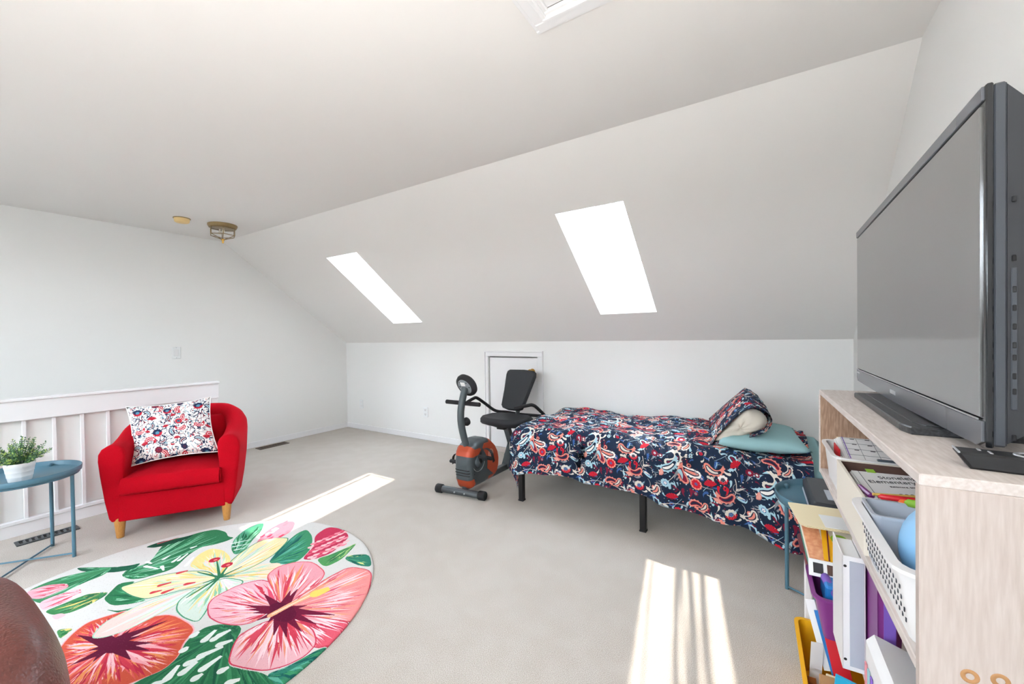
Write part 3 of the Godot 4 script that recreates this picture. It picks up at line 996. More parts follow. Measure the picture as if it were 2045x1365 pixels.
	brush(P, [-67, 217, -10, 53], 12.0, 4.0, "2d6e4c")
	brush(P, [-74, 239, -14, 293], 12.0, 4.0, "2d6e4c")
	brush(P, [-321, 311, -305, 321], 40.0, 36.0, "b8283c")
	brush(P, [-315, 314, -309, 318], 14.0, 12.0, "e08078")
	brush(P, [-185, 325, -169, 335], 40.0, 36.0, "b8283c")
	brush(P, [-179, 329, -173, 332], 14.0, 12.0, "e08078")
	brush(P, [-341, 131, -323, 171], 18.0, 8.0, "c84048")
	brush(P, [-280, 23, -260, 69], 18.0, 8.0, "c84048")
	brush(P, [-164, 107, -137, 142], 18.0, 8.0, "c84048")
	brush(P, [-178, 9, -171, 53], 18.0, 8.0, "c84048")
	brush(P, [-233, -24, -213, 11], 18.0, 8.0, "c84048")
	petal(P, [466, 59], [375, -81, 341, -1, 379, 55, 497, 111, 602, 16, 702, -49, 779, -25, 882, 15, 999, 13, 1063, -55, 802, -285, 571, -355, 478, -304, 475, -268, 495, -201, 462, -138], "2c6e4a", ["256043","1f5540","3f8a5e","357a52"], 70)
	brush(P, [443, -32, 411, 26], 24.0, 10.0, "e4ebe6")
	brush(P, [474, -7, 464, 44], 24.0, 10.0, "e4ebe6")
	brush(P, [537, -9, 556, 36], 24.0, 10.0, "e4ebe6")
	brush(P, [541, -84, 565, -6], 24.0, 10.0, "e4ebe6")
	brush(P, [542, -132, 556, -75], 24.0, 10.0, "e4ebe6")
	brush(P, [582, -165, 565, -106], 24.0, 10.0, "e4ebe6")
	brush(P, [433, -111, 425, -91], 24.0, 10.0, "e4ebe6")
	brush(P, [633, -111, 620, -36], 24.0, 10.0, "e4ebe6")
	brush(P, [663, -149, 662, -122], 24.0, 10.0, "e4ebe6")
	brush(P, [713, -74, 718, -48], 24.0, 10.0, "e4ebe6")
	brush(P, [563, -210, 519, -157], 24.0, 10.0, "e4ebe6")
	brush(P, [469, 18, 473, 64], 24.0, 10.0, "e4ebe6")
	brush(P, [362, -47, 355, -22], 24.0, 10.0, "e4ebe6")
	brush(P, [809, -87, 828, -54], 24.0, 10.0, "e4ebe6")
	brush(P, [557, -250, 574, -213], 24.0, 10.0, "e4ebe6")
	petal(P, [900, 6], [982, 266, 999, 191, 1018, 120, 1029, 58, 1008, 9, 892, 10, 931, 81, 947, 162, 952, 203], "3a8060", ["2f7a68","1d5a55","5aa590","3a8a60"], 30)
	brush(P, [1015, 81, 1001, 147], 14.0, 5.0, "e0e8e2")
	brush(P, [1011, 52, 1024, 92], 14.0, 5.0, "e0e8e2")
	petal(P, [539, 268], [933, 401, 890, 488, 784, 624, 649, 752, 494, 710, 485, 591, 492, 470, 517, 369, 588, 289, 769, 318], "e08a88", ["f0c8cc","e29a78","d0586c","ecb4b8","c8485c","f2d0d4","eebcc2"], 70, "c84458")
	petal(P, [539, 268], [165, 86, 123, 124, 112, 164, 107, 259, 160, 354, 264, 374, 381, 325, 485, 278, 498, 215, 514, 145, 464, 92, 374, 57, 271, 49], "e2a8b4", ["f0c0c8","eab0ba","d8506a","f4d0d4","e08a7a","c83c50"], 52, "c8445a")
	petal(P, [539, 268], [153, 388, 109, 476, 153, 568, 245, 623, 420, 597, 481, 524, 501, 431, 521, 327, 470, 296, 336, 336], "de98a2", ["d86a6a","f0c4cc","e0905f","c83c50","f4d8da"], 44, "d0505c")
	petal(P, [539, 268], [600, 264, 744, 334, 933, 401, 953, 365, 979, 268, 944, 208, 849, 213], "d8586a", ["f0c4cc","c03850","e8a0a8","f2d4d8"], 44, "c03c50")
	petal(P, [539, 268], [561, 192, 644, 258, 803, 278, 916, 230, 942, 157, 923, 85, 872, 20, 769, -20, 694, -42, 602, 16, 550, 67, 548, 121], "e2acb4", ["d0485c","f4d8dc","e08a70","c83c50","f0c8ce","f4d4d8"], 64, "c83c54")
	brush(P, [539, 268, 348, 196], 44.0, 2.0, "6c1834")
	brush(P, [539, 268, 437, 182], 44.0, 2.0, "6c1834")
	brush(P, [539, 268, 326, 292], 44.0, 2.0, "6c1834")
	brush(P, [539, 268, 436, 416], 44.0, 2.0, "6c1834")
	brush(P, [539, 268, 620, 360], 44.0, 2.0, "6c1834")
	brush(P, [539, 268, 734, 360], 44.0, 2.0, "6c1834")
	brush(P, [539, 268, 794, 302], 44.0, 2.0, "6c1834")
	brush(P, [539, 268, 781, 235], 44.0, 2.0, "6c1834")
	brush(P, [539, 268, 756, 177], 44.0, 2.0, "6c1834")
	brush(P, [539, 268, 691, 152], 44.0, 2.0, "6c1834")
	brush(P, [539, 268, 513, 163], 44.0, 2.0, "6c1834")
	brush(P, [539, 268, 417, 385], 44.0, 2.0, "6c1834")
	brush(P, [539, 268, 575, 185], 44.0, 2.0, "6c1834")
	brush(P, [539, 268, 389, 186], 44.0, 2.0, "6c1834")
	brush(P, [539, 268, 812, 391], 44.0, 2.0, "6c1834")
	blob(P, [442, 253, 462, 300, 552, 319, 649, 293, 663, 238, 585, 207], "5c1430")
	brush(P, [533, 220, 536, 318, 558, 440], 22.0, 24.0, "e8ab84")
	brush(P, [531, 230, 553, 432], 6.0, 6.0, "f6d8c0")
	brush(P, [566, 446, 587, 510], 44.0, 26.0, "e9c964")

# ---------------------------------------------------------------- the room
func build_shell() -> void:
	var st := mb()
	bx(st, XL - 0.12, XR + 0.12, -0.15, 0.0, DR - 0.12, DK + 0.12)
	struct(obj("floor", st, M.carpet), "beige cut pile carpet covering the whole attic room", "carpet")
	st = mb()
	bx(st, XL - 0.14, XL, -0.1, 2.8, DR - 0.4, DK + 0.4)
	struct(obj("wall_left", st, M.wall))
	st = mb()
	bx(st, XR, XR + 0.14, -0.1, 2.8, DR - 0.4, DK + 0.4)
	struct(obj("wall_right", st, M.wall))
	# knee wall with the opening of the access door
	st = mb()
	bx(st, XL - 0.1, -2.562, 0, KH + 0.06, DK, DK + 0.12)
	bx(st, -1.963, XR + 0.1, 0, KH + 0.06, DK, DK + 0.12)
	bx(st, -2.562, -1.963, 1.016, KH + 0.06, DK, DK + 0.12)
	bx(st, -2.6, -1.9, -0.05, KH, DK + 0.12, DK + 0.2)
	struct(obj("wall_back", st, M.wall))
	st = mb()
	bx(st, XL - 0.1, XR + 0.1, CH, CH + 0.2, DCR - 0.1, DC + 0.1)
	struct(obj("ceiling", st, M.ceiling))
	# sloping ceiling, thick enough to be the light shafts of two skylights
	st = mb()
	var xf := slope()
	var a := 0.376
	var b := 1.421
	for q in [[XL - 0.1, -3.70, -0.4, 2.2], [-3.24, -1.197, -0.4, 2.2], [-0.7435, XR + 0.1, -0.4, 2.2], [-3.70, -3.24, -0.4, a], [-3.70, -3.24, b, 2.2], [-1.197, -0.7435, -0.4, a], [-1.197, -0.7435, b, 2.2]]:
		box(st, Vector3((q[0] + q[1]) / 2, 0.14, (q[2] + q[3]) / 2), Vector3(q[1] - q[0], 0.28, q[3] - q[2]), 0, xf)
	struct(obj("ceiling_001", st, M.ceiling))
	# unseen rear half: mirrored slope, knee wall, three skylights placed to light the room
	st = mb()
	xf = rear_slope()
	box(st, Vector3((XL + XR) / 2, 0.14, -0.03), Vector3(XR - XL + 0.2, 0.28, 0.96), 0, xf)
	box(st, Vector3((XL + XR) / 2, 0.14, 1.825), Vector3(XR - XL + 0.2, 0.28, 0.75), 0, xf)
	for q in [[XL - 0.1, -4.15], [-3.25, -2.65], [-1.75, -1.15], [-0.25, XR + 0.1]]:
		box(st, Vector3((q[0] + q[1]) / 2, 0.14, 0.95), Vector3(q[1] - q[0], 0.28, 1.0), 0, xf)
	struct(obj("ceiling_002", st, M.ceiling))
	st = mb()
	bx(st, XL - 0.1, XR + 0.1, 0, KH + 0.06, DR - 0.14, DR)
	struct(obj("wall_rear", st, M.wall))

# frame of the rear slope: x along the wall, y out of the roof, z down the slope from the ridge side
func rear_slope() -> Transform3D:
	return Transform3D(Basis(Vector3.RIGHT, Vector3(0, 0.7991, 0.6011), Vector3(0, -0.6011, 0.7991)), V(0, CH, DCR))

# frame of the slope: x along the wall, y out of the roof, z up the slope
func slope() -> Transform3D:
	return Transform3D(Basis(Vector3.RIGHT, Vector3(0, 0.7991, -0.6011), Vector3(0, 0.6011, 0.7991)), V(0, KH, DK))

func build_skylights() -> void:
	var xf := slope()
	var k := 1
	for q in [[-3.70, -3.24], [-1.197, -0.7435]]:
		var w := Node3D.new()
		w.name = "window_%d" % k
		add_child(w)
		struct(w, ["narrow left skylight set in the sloping ceiling", "right skylight with gathered sheer curtain set in the sloping ceiling"][k - 1], "skylight")
		var st := mb()
		for e in [[q[0] - 0.03, q[0] + 0.012, 0.34, 1.46], [q[1] - 0.012, q[1] + 0.03, 0.34, 1.46]]:
			box(st, Vector3((e[0] + e[1]) / 2, 0.305, 0.9), Vector3(e[1] - e[0], 0.05, 1.12), 0.003, xf)
		for e in [0.363, 1.434]:
			box(st, Vector3((q[0] + q[1]) / 2, 0.305, e), Vector3(q[1] - q[0] + 0.06, 0.05, 0.044), 0.003, xf)
		obj("frame", st, M.trim, w)
		st = mb()
		box(st, Vector3((q[0] + q[1]) / 2, 0.31, 0.9), Vector3(q[1] - q[0], 0.006, 1.1), 0, xf)
		obj("pane", st, M.glass, w)
		k += 1
	# gathered sheer curtain under the glass of the right skylight: narrow bunched folds with gaps between
	var c := thing("curtain", "gathered white sheer curtain hung inside the right skylight", "curtain")
	for fold in [[-1.000, 0.038, 1], [-0.972, 0.012, 2], [-0.944, 0.036, 3], [-0.888, 0.024, 4], [-1.120, 0.003, 5]]:
		var st := mb()
		var fn := func(u: float, v: float) -> Vector3:
			var s := 0.40 + v * 1.0
			var x: float = fold[0] + (u - 0.5) * fold[1] * (1.0 + 0.15 * sin(v * 7 + fold[2])) + 0.006 * sin(v * 4.0 + fold[2] * 2)
			return xf * Vector3(x, 0.235 + 0.016 * sin(u * TAU * 1.5 + fold[2]) - 0.012 * sin(v * PI), s)
		grid(st, 10, 24, fn, uv0)
		obj("fold", st, M.sheer, c)
	for s in [0.40, 1.40]:
		var st := mb()
		tube(st, [xf * Vector3(-1.19, 0.25, s), xf * Vector3(-0.75, 0.25, s)], 0.005, 8)
		obj("rod", st, M.white_plastic, c)
	# unseen strip and rod in the left skylight, placed to shade its sun patch
	c = thing("curtain", "narrow white strip in the left skylight, placed to cast a thin shadow line", "curtain")
	var st := mb()
	var fn2 := func(u: float, v: float) -> Vector3:
		return xf * Vector3(-3.625 + u * 0.024 + 0.004 * sin(v * 6), 0.24 + 0.01 * sin(u * TAU), 0.42 + v * 0.97)
	grid(st, 6, 20, fn2, uv0)
	obj("fold", st, M.sheer, c)
	st = mb()
	tube(st, [xf * Vector3(-3.69, 0.25, 0.425), xf * Vector3(-3.25, 0.25, 0.425)], 0.006, 8)
	obj("rod", st, M.white_plastic, c)

func build_unseen_skylights() -> void:  # out of view behind the camera, placed to light floor and walls
	var k := 3
	var xf := rear_slope()
	for xc in [-3.7, -2.2, -0.7]:
		var w := Node3D.new()
		w.name = "window_%d" % k
		add_child(w)
		struct(w)
		var st := mb()
		for sx in [-1, 1]:
			box(st, Vector3(xc + sx * 0.45, 0.30, 0.95), Vector3(0.05, 0.05, 1.05), 0.003, xf)
		for z in [0.45, 1.45]:
			box(st, Vector3(xc, 0.30, z), Vector3(0.95, 0.05, 0.05), 0.003, xf)
		obj("frame", st, M.trim, w)
		st = mb()
		box(st, Vector3(xc, 0.305, 0.95), Vector3(0.9, 0.006, 1.0), 0, xf)
		obj("pane", st, M.glass, w)
		k += 1

func build_access_door() -> void:
	var w := Node3D.new()
	w.name = "door_1"
	w.position = V(-2.26, 0, DK)
	add_child(w)
	struct(w, "low white access door in the knee wall behind the exercise bike", "door")
	var o := -w.position
	var st := mb()
	box(st, o + V(-2.2625, 0.531, DK + 0.022), Vector3(0.583, 0.948, 0.035), 0.002)
	obj("panel", st, M.trim, w)
	st = mb()
	# flat casing with a raised outer bead
	for q in [[-2.60, -2.564, 0.0, 1.0175], [-1.961, -1.912, 0.0, 1.0175]]:
		box(st, o + V((q[0] + q[1]) / 2, (q[2] + q[3]) / 2, DK - 0.008), Vector3(q[1] - q[0], q[3] - q[2], 0.016), 0.003)
	box(st, o + V(-2.256, 1.040, DK - 0.008), Vector3(0.688, 0.044, 0.016), 0.003)
	for q in [[-2.606, 0.012], [-1.906, 0.012]]:
		box(st, o + V(q[0], 0.531, DK - 0.011), Vector3(q[1], 1.062, 0.022), 0.003)
	box(st, o + V(-2.256, 1.0685, DK - 0.011), Vector3(0.712, 0.012, 0.022), 0.003)
	obj("casing", st, M.trim, w)
	st = mb()
	box(st, o + V(-2.2625, 0.028, DK + 0.03), Vector3(0.6, 0.05, 0.06), 0.002)
	obj("threshold", st, M.pale_wood, w)
	st = mb()
	var kx := Transform3D(Basis(Vector3.RIGHT, Vector3(0, 0, 1), Vector3(0, -1, 0)), o + V(-2.028, 0.867, DK + 0.004))
	lathe(st, [Vector2(0, 0), Vector2(0.031, 0.0), Vector2(0.031, 0.004), Vector2(0.014, 0.008), Vector2(0.011, 0.03), Vector2(0.016, 0.036), Vector2(0.026, 0.044), Vector2(0.029, 0.054), Vector2(0.025, 0.064), Vector2(0.012, 0.069), Vector2(0, 0.07)], 24, kx)
	obj("knob", st, M.brass, w)

func build_trim() -> void:
	var st := mb()
	bx(st, XL, XL + 0.014, 0, 0.068, 1.64, DK, 0.004)
	struct(obj("baseboard_left", st, M.trim))
	st = mb()
	bx(st, XL, -2.61, 0, 0.068, DK - 0.014, DK, 0.004)
	bx(st, -1.90, XR, 0, 0.068, DK - 0.014, DK, 0.004)
	struct(obj("baseboard_back", st, M.trim))
	st = mb()
	bx(st, XR - 0.014, XR, 0, 0.068, DR, DK, 0.004)
	struct(obj("baseboard_right", st, M.trim))
	# attic hatch in the flat ceiling: moulded casing and a loose panel
	var h := Node3D.new()
	h.name = "trim_1"
	add_child(h)
	struct(h, "white moulded frame of the attic hatch in the flat ceiling", "hatch")
	var x0 := -0.688
	var x1 := -0.02
	var d1 := 1.292
	var d0 := 0.62
	st = mb()
	for q in [[0.0, 0.016, 0.012], [0.014, 0.05, 0.017], [0.048, 0.064, 0.022], [0.062, 0.078, 0.012]]:
		var i: float = q[0]
		var j: float = q[1]
		var t: float = q[2]
		bx(st, x0 + i, x1 - i, CH - t, CH + 0.002, d1 - j, d1 - i, 0.003)
		bx(st, x0 + i, x1 - i, CH - t, CH + 0.002, d0 + i, d0 + j, 0.003)
		bx(st, x0 + i, x0 + j, CH - t, CH + 0.002, d0 + j, d1 - j, 0.003)
		bx(st, x1 - j, x1 - i, CH - t, CH + 0.002, d0 + j, d1 - j, 0.003)
	obj("casing", st, M.trim, h)
	st = mb()
	bx(st, x0 + 0.078, x1 - 0.078, CH - 0.001, CH + 0.004, d0 + 0.078, d1 - 0.078)
	obj("gap_shade", st, M.dark, h)  # dark sheet painted as the shade round the loose panel
	st = mb()
	bx(st, x0 + 0.078, x1 - 0.080, CH - 0.004, CH + 0.006, d0 + 0.08, d1 - 0.0815, 0.002)
	obj("panel", st, M.trim, h)

func build_fixtures() -> void:
	# smoke detector
	var t := thing("smoke_detector", "round yellowed smoke detector on the flat ceiling near the left wall", "smoke detector", V(-4.33, CH, 1.495))
	var st := mb()
	lathe(st, [Vector2(0.062, 0.0), Vector2(0.062, -0.006), Vector2(0.0, -0.006)].map(func(p): return p), 28)
	obj("base", st, M.old_brass, t)
	st = mb()
	lathe(st, [Vector2(0, -0.040), Vector2(0.044, -0.039), Vector2(0.053, -0.033), Vector2(0.056, -0.008), Vector2(0.057, -0.005)], 28)
	obj("cover", st, M.yellowed, t)
	# flush ceiling light: brass pan, six sided glass cage with a pointed bottom
	t = thing("ceiling_light", "antique brass and glass lantern ceiling light with six sides and finial", "ceiling light", V(-4.285, CH, 1.79))
	st = mb()
	lathe(st, [Vector2(0, -0.032), Vector2(0.100, -0.032), Vector2(0.106, -0.030), Vector2(0.112, -0.018), Vector2(0.116, -0.012), Vector2(0.116, 0.0)], 32)
	obj("pan", st, M.old_brass, t)
	var R := 0.103
	var yb := -0.098
	var top := []
	var bot := []
	var low := []
	for k in 6:
		var a := TAU * k / 6 + 0.35
		top.append(Vector3(cos(a) * R, -0.034, sin(a) * R))
		bot.append(Vector3(cos(a) * R, yb, sin(a) * R))
		low.append(Vector3(cos(a) * 0.014, -0.132, sin(a) * 0.014))
	st = mb()
	for k in 6:
		var k2 := (k + 1) % 6
		tube(st, [top[k], bot[k]], 0.0034, 6)
		tube(st, [bot[k], bot[k2]], 0.0034, 6)
		tube(st, [top[k], top[k2]], 0.0034, 6)
		tube(st, [bot[k], low[k]], 0.003, 6)
	obj("cage", st, M.old_brass, t)
	for k in 6:
		var k2 := (k + 1) % 6
		st = mb()
		quad(st, top[k], top[k2], bot[k2], bot[k], (top[k] + bot[k2]) * Vector3(1, 0, 1))
		quad(st, bot[k], bot[k2], low[k2], low[k], (top[k] + bot[k2]) * Vector3(1, 0, 1) + Vector3.DOWN * 0.2)
		obj("glass_pane", st, M.glass, t)
	st = mb()
	lathe(st, [Vector2(0, -0.172), Vector2(0.006, -0.169), Vector2(0.009, -0.160), Vector2(0.006, -0.150), Vector2(0.013, -0.143), Vector2(0.015, -0.132), Vector2(0.008, -0.126), Vector2(0, -0.124)], 16)
	obj("finial", st, M.brass, t)
	for s in [-1, 1]:
		st = mb()
		lathe(st, [Vector2(0, -0.092), Vector2(0.010, -0.086), Vector2(0.013, -0.074), Vector2(0.010, -0.058), Vector2(0.006, -0.052), Vector2(0.006, -0.034)], 14, Transform3D(Basis.IDENTITY, Vector3(s * 0.035, 0, 0.01)))
		obj("bulb", st, M.bulb, t)
	# switch on the left wall
	t = thing("light_switch", "white light switch plate with dimmer on the left wall above the railing", "light switch", V(XL, 1.112, 1.652))
	st = mb()
	box(st, Vector3(0.004, 0, 0), Vector3(0.008, 0.12, 0.072), 0.003)
	obj("plate", st, M.plate, t)
	st = mb()
	box(st, Vector3(0.010, 0, 0), Vector3(0.008, 0.066, 0.032), 0.002)
	obj("rocker", st, M.white_plastic, t)
	for y in [-0.05, 0.05]:
		st = mb()
		box(st, Vector3(0.0085, y, 0), Vector3(0.003, 0.007, 0.007), 0.001)
		obj("screw", st, M.silver, t)
	# two plates on the knee wall
	for q in [[-4.694, 0.343, "blank looking white wall plate low on the knee wall near the left corner"], [-3.503, 0.334, "white duplex power outlet on the knee wall left of the exercise bike"]]:
		t = thing("wall_outlet", q[2], "outlet", V(q[0], q[1], DK))
		st = mb()
		box(st, Vector3(0, 0, 0.004), Vector3(0.074, 0.118, 0.008), 0.003)
		obj("plate", st, M.plate, t)
		for y in [-0.026, 0.026]:
			st = mb()
			prism(st, rounded_rect(0.034, 0.030, 0.010), 0.004, Transform3D(Basis.IDENTITY, Vector3(0, y, 0.009)))
			obj("socket", st, M.white_plastic, t)
			if q[0] > -4:
				st = mb()
				for sx in [-0.007, 0.007]:
					box(st, Vector3(sx, y + 0.003, 0.0112), Vector3(0.0028, 0.009, 0.001))
				lathe(st, [Vector2(0, 0.0), Vector2(0.003, 0.0)], 8, Transform3D(Basis(Vector3.RIGHT, PI / 2), Vector3(0, y - 0.008, 0.0118)))
				obj("slot", st, M.dark, t)
	# floor registers
	for q in [[-4.875, 2.50, 0.11, 0.33, M.brown_metal, "brown metal floor vent in the carpet along the left wall"], [-3.885, 0.60, 0.09, 0.27, M.tube_grey, "grey metal floor vent in front of the railing behind the tray table"]]:
		t = thing("floor_vent", q[5], "vent", V(q[0], 0, q[1]))
		st = mb()
		var w: float = q[2]
		var l: float = q[3]
		for s in [-1, 1]:
			box(st, Vector3(s * (w / 2 - 0.008), 0.004, 0), Vector3(0.016, 0.008, l), 0.002)
			box(st, Vector3(0, 0.004, s * (l / 2 - 0.008)), Vector3(w - 0.032, 0.008, 0.016), 0.002)
		obj("frame", st, q[4], t)
		st = mb()
		box(st, Vector3(0, 0.001, 0), Vector3(w - 0.03, 0.002, l - 0.03))
		obj("duct", st, M.black, t)
		for k in 9:
			st = mb()
			box(st, Vector3.ZERO, Vector3(w - 0.034, 0.0022, 0.012), 0.0, Transform3D(Basis(Vector3.RIGHT, 0.7), Vector3(0, 0.005, (k - 4) * (l - 0.05) / 9.0)))
			obj("louver", st, q[4], t)

func build_railing() -> void:
	var x := -4.04
	var t := thing("stair_railing", "white painted guard railing with square balusters behind the red armchair", "railing", V(x, 0, 0))
	var o := -t.position
	var e := 1.63
	var s := -2.2
	var st := mb()
	box(st, o + V(x - 0.02, 0.795, (e + s) / 2), Vector3(0.04, 0.128, e - s), 0.004)
	obj("top_board", st, M.trim, t)
	st = mb()
	box(st, o + V(x - 0.025, 0.866, (e + s) / 2), Vector3(0.07, 0.018, e - s + 0.01), 0.004)
	obj("cap", st, M.trim, t)
	st = mb()
	box(st, o + V(x - 0.02, 0.088, (e + s) / 2), Vector3(0.034, 0.024, e - s), 0.003)
	obj("bottom_rail", st, M.trim, t)
	st = mb()
	box(st, o + V(x - 0.018, 0.038, (e + s) / 2), Vector3(0.018, 0.076, e - s), 0.002)
	obj("base_board", st, M.trim, t)
	st = mb()
	box(st, o + V(x - 0.047, 0.42, (e + s) / 2 - 0.02), Vector3(0.012, 0.84, e - s - 0.08), 0.0)
	obj("back_panel", st, M.wall, t)
	var z := 1.325
	while z > s + 0.05:
		st = mb()
		box(st, o + V(x - 0.022, 0.415, z), Vector3(0.019, 0.64, 0.019), 0.002)
		obj("baluster", st, M.trim, t)
		z -= 0.1315
	for zz in [1.60, 1.47]:
		st = mb()
		box(st, o + V(x - 0.022, 0.415, zz), Vector3(0.022, 0.64, 0.019 if zz < 1.55 else 0.045), 0.002)
		obj("baluster" if zz < 1.55 else "end_post", st, M.trim, t)

func build_rug() -> void:
	var t := thing("rug", "round area rug printed with pink hibiscus, lilies and green leaves", "rug", V(-2.33, 0, 0.742))
	var R := 0.8685
	var st := mb()
	st.set_smooth_group(1)
	var n := 96
	var pr := [Vector2(0, 0.011), Vector2(0.4, 0.0112), Vector2(0.85, 0.011), Vector2(R - 0.006, 0.010), Vector2(R, 0.005), Vector2(R - 0.002, 0.0)]
	for i in pr.size() - 1:
		for k in n:
			var a0 := TAU * k / n
			var a1 := TAU * (k + 1) / n
			var p := []
			var q := []
			for e in [[pr[i], a0], [pr[i], a1], [pr[i + 1], a1], [pr[i + 1], a0]]:
				var v := Vector3(cos(e[1]) * e[0].x, e[0].y, sin(e[1]) * e[0].x)
				p.append(v)
				q.append(Vector2(v.x / R / 2.02 + 0.5, v.z / R / 2.02 + 0.5))
			var out: Vector3 = Vector3.UP if i < 3 else p[0] * Vector3(1, 0, 1)
			if i > 0: tri(st, p[0], p[1], p[2], out, 1, q[0], q[1], q[2])
			tri(st, p[0], p[2], p[3], out, 1, q[0], q[2], q[3])
	obj("pile", st, M.rug, t)

# ---------------------------------------------------------------- bed and bedding
const BX0 := -1.64      # foot
const BX1 := 0.27       # head
const BD0 := 2.55       # front
const BD1 := 3.54       # wall side
const BT := 0.50        # top of the mattress

func build_bed() -> void:
	var t := thing("bed", "black metal platform bed frame standing along the knee wall", "bed", V(BX0, 0, BD0))
	var o := -t.position
	var st := mb()
	for d in [BD0 + 0.05, BD1 - 0.03]:
		bx_at(st, o, BX0 + 0.03, BX1, 0.28, 0.325, d - 0.015, d + 0.015, 0.003)
	for x in [BX0 + 0.04, BX1 - 0.02]:
		bx_at(st, o, x - 0.015, x + 0.015, 0.28, 0.325, BD0 + 0.06, BD1 - 0.04, 0.003)
	bx_at(st, o, BX0 + 0.05, BX1 - 0.03, 0.28, 0.32, 3.03, 3.06, 0.003)
	obj("frame", st, M.black_steel, t)
	for k in 12:
		st = mb()
		var x := lerpf(BX0 + 0.12, BX1 - 0.1, k / 11.0)
		bx_at(st, o, x - 0.02, x + 0.02, 0.322, 0.332, BD0 + 0.05, BD1 - 0.03, 0.002)
		obj("slat", st, M.black_steel, t)
	for q in [[-1.575, 2.60], [-0.675, 2.57], [0.22, 2.60], [-1.575, 3.47], [-0.675, 3.47], [0.22, 3.47]]:
		st = mb()
		bx_at(st, o, q[0] - 0.019, q[0] + 0.019, 0.006, 0.29, q[1] - 0.019, q[1] + 0.019, 0.003)
		var leg := obj("leg", st, M.black_steel, t)
		st = mb()
		bx_at(st, o, q[0] - 0.021, q[0] + 0.021, 0, 0.012, q[1] - 0.021, q[1] + 0.021, 0.002)
		obj("foot_cap", st, M.rubber, leg)
	# mattress in a teal fitted sheet
	st = mb()
	var prof := rounded_rect(BX1 - BX0 - 0.08, BD1 - BD0 - 0.10, 0.06, 6)
	var pts := []
	for p in prof: pts.append(Vector2((BX0 + BX1) / 2 + 0.045 + p.x, (BD0 + BD1) / 2 + 0.03 + p.y))
	prism_y(st, pts, 0.333, BT - 0.002, 0.025, 1)
	tag(obj("mattress", st, M.teal), "mattress in a pale teal fitted sheet under the patterned duvet", "mattress")
	duvet()
	# teal pillow lying flat at the head
	st = mb()
	var xf := Transform3D(Basis(Vector3.UP, 0.10) * Basis(Vector3.RIGHT, -PI / 2), V(-0.065, BT + 0.095, 2.91))
	pillow(st, 0.44, 0.62, 0.13, xf, Vector2.ONE, 20, 0.05, 0.006)
	tag(obj("pillow", st, M.teal), "pale teal pillow lying flat at the head of the bed", "pillow")
	sham()

func bx_at(st: SurfaceTool, o: Vector3, x0: float, x1: float, y0: float, y1: float, d0: float, d1: float, bev := 0.0) -> void:
	box(st, o + V((x0 + x1) / 2, (y0 + y1) / 2, (d0 + d1) / 2), Vector3(absf(x1 - x0), absf(y1 - y0), absf(d1 - d0)), bev)

# distance along a cloth that turns over an edge with radius r: (how far out, how far down)
func over_edge(t: float, r: float) -> Vector2:
	if t <= 0.0: return Vector2(t, 0)
	var arc := r * PI / 2
	if t < arc:
		return Vector2(sin(t / r) * r, (1 - cos(t / r)) * r)
	return Vector2(r + (t - arc) * 0.03, r + (t - arc))

func duvet_point(u: float, v: float, thick: float) -> Vector3:
	# u 0..1 from beyond the foot to the head, v 0..1 from the wall to the front hem
	var head := 0.185
	var foot_hang := 0.30
	var x := lerpf(BX0 - foot_hang, head, u)
	# the front hem hangs lower towards the head
	var tx := clampf((x - BX0) / (head - BX0), 0, 1)
	var hang := lerpf(0.31, 0.34, tx) + 0.10 * smoothstep(0.55, 1.0, tx) - 0.025 * smoothstep(0.0, 0.25, tx) * (1 - smoothstep(0.4, 0.6, tx)) + 0.012 * sin(x * 11.0) + 0.007 * sin(x * 23.0 + 1.0)
	var r := 0.085
	var dlen := (BD1 - (BD0 + r)) + r * 0 + hang + 0.06
	var s := v * dlen
	var dd := BD1 - 0.01 - s
	var e := over_edge((BD0 + r) - dd, r)
	var f := over_edge((BX0 + r) - x, r)
	var top := BT + 0.062
	# softly stuffed top: thicker in the middle, low along the wall
	var px := BX0 + r - f.x if f.x > -1e9 else x
	var pd := BD0 + r - e.x
	var drop: float = maxf(e.y, f.y) if minf(e.y, f.y) <= 0.0 else sqrt(e.y * e.y + f.y * f.y)
	drop = minf(drop, 0.47)
	var n := 0.010 * sin(x * 9.0 + dd * 4.0) + 0.008 * sin(dd * 13.0 - x * 5.0) + 0.005 * sin(x * 27.0 + dd * 17.0) + 0.003 * sin(x * 41.0 - dd * 31.0)
	var flat := 1.0 - smoothstep(0.0, 0.12, drop)
	var puff := 0.016 * sin(PI * clampf((dd - BD0) / (BD1 - BD0), 0, 1)) - 0.03 * smoothstep(3.38, 3.54, dd)
	puff -= 0.02 * smoothstep(-0.35, 0.15, x)
	var y := top - drop + (n + puff) * flat
	var billow := (1 - flat) * (0.014 * sin(x * 8.0 + 0.5) + 0.012 * sin(x * 19.0) + 0.006 * sin(x * 37.0 + drop * 9.0))
	pd -= billow * (1.0 if e.y > 0.05 else 0.0)
	px -= (1 - flat) * (0.012 * sin(dd * 11.0)) * (1.0 if f.y > 0.05 else 0.0)
	if e.y > 0.06 and f.y > 0.06:      # the corner gathers inwards
		var k := minf(1.0, minf(e.y, f.y) / 0.25)
		px += 0.05 * k
		pd += 0.03 * k
	return V(px, y - thick, pd)

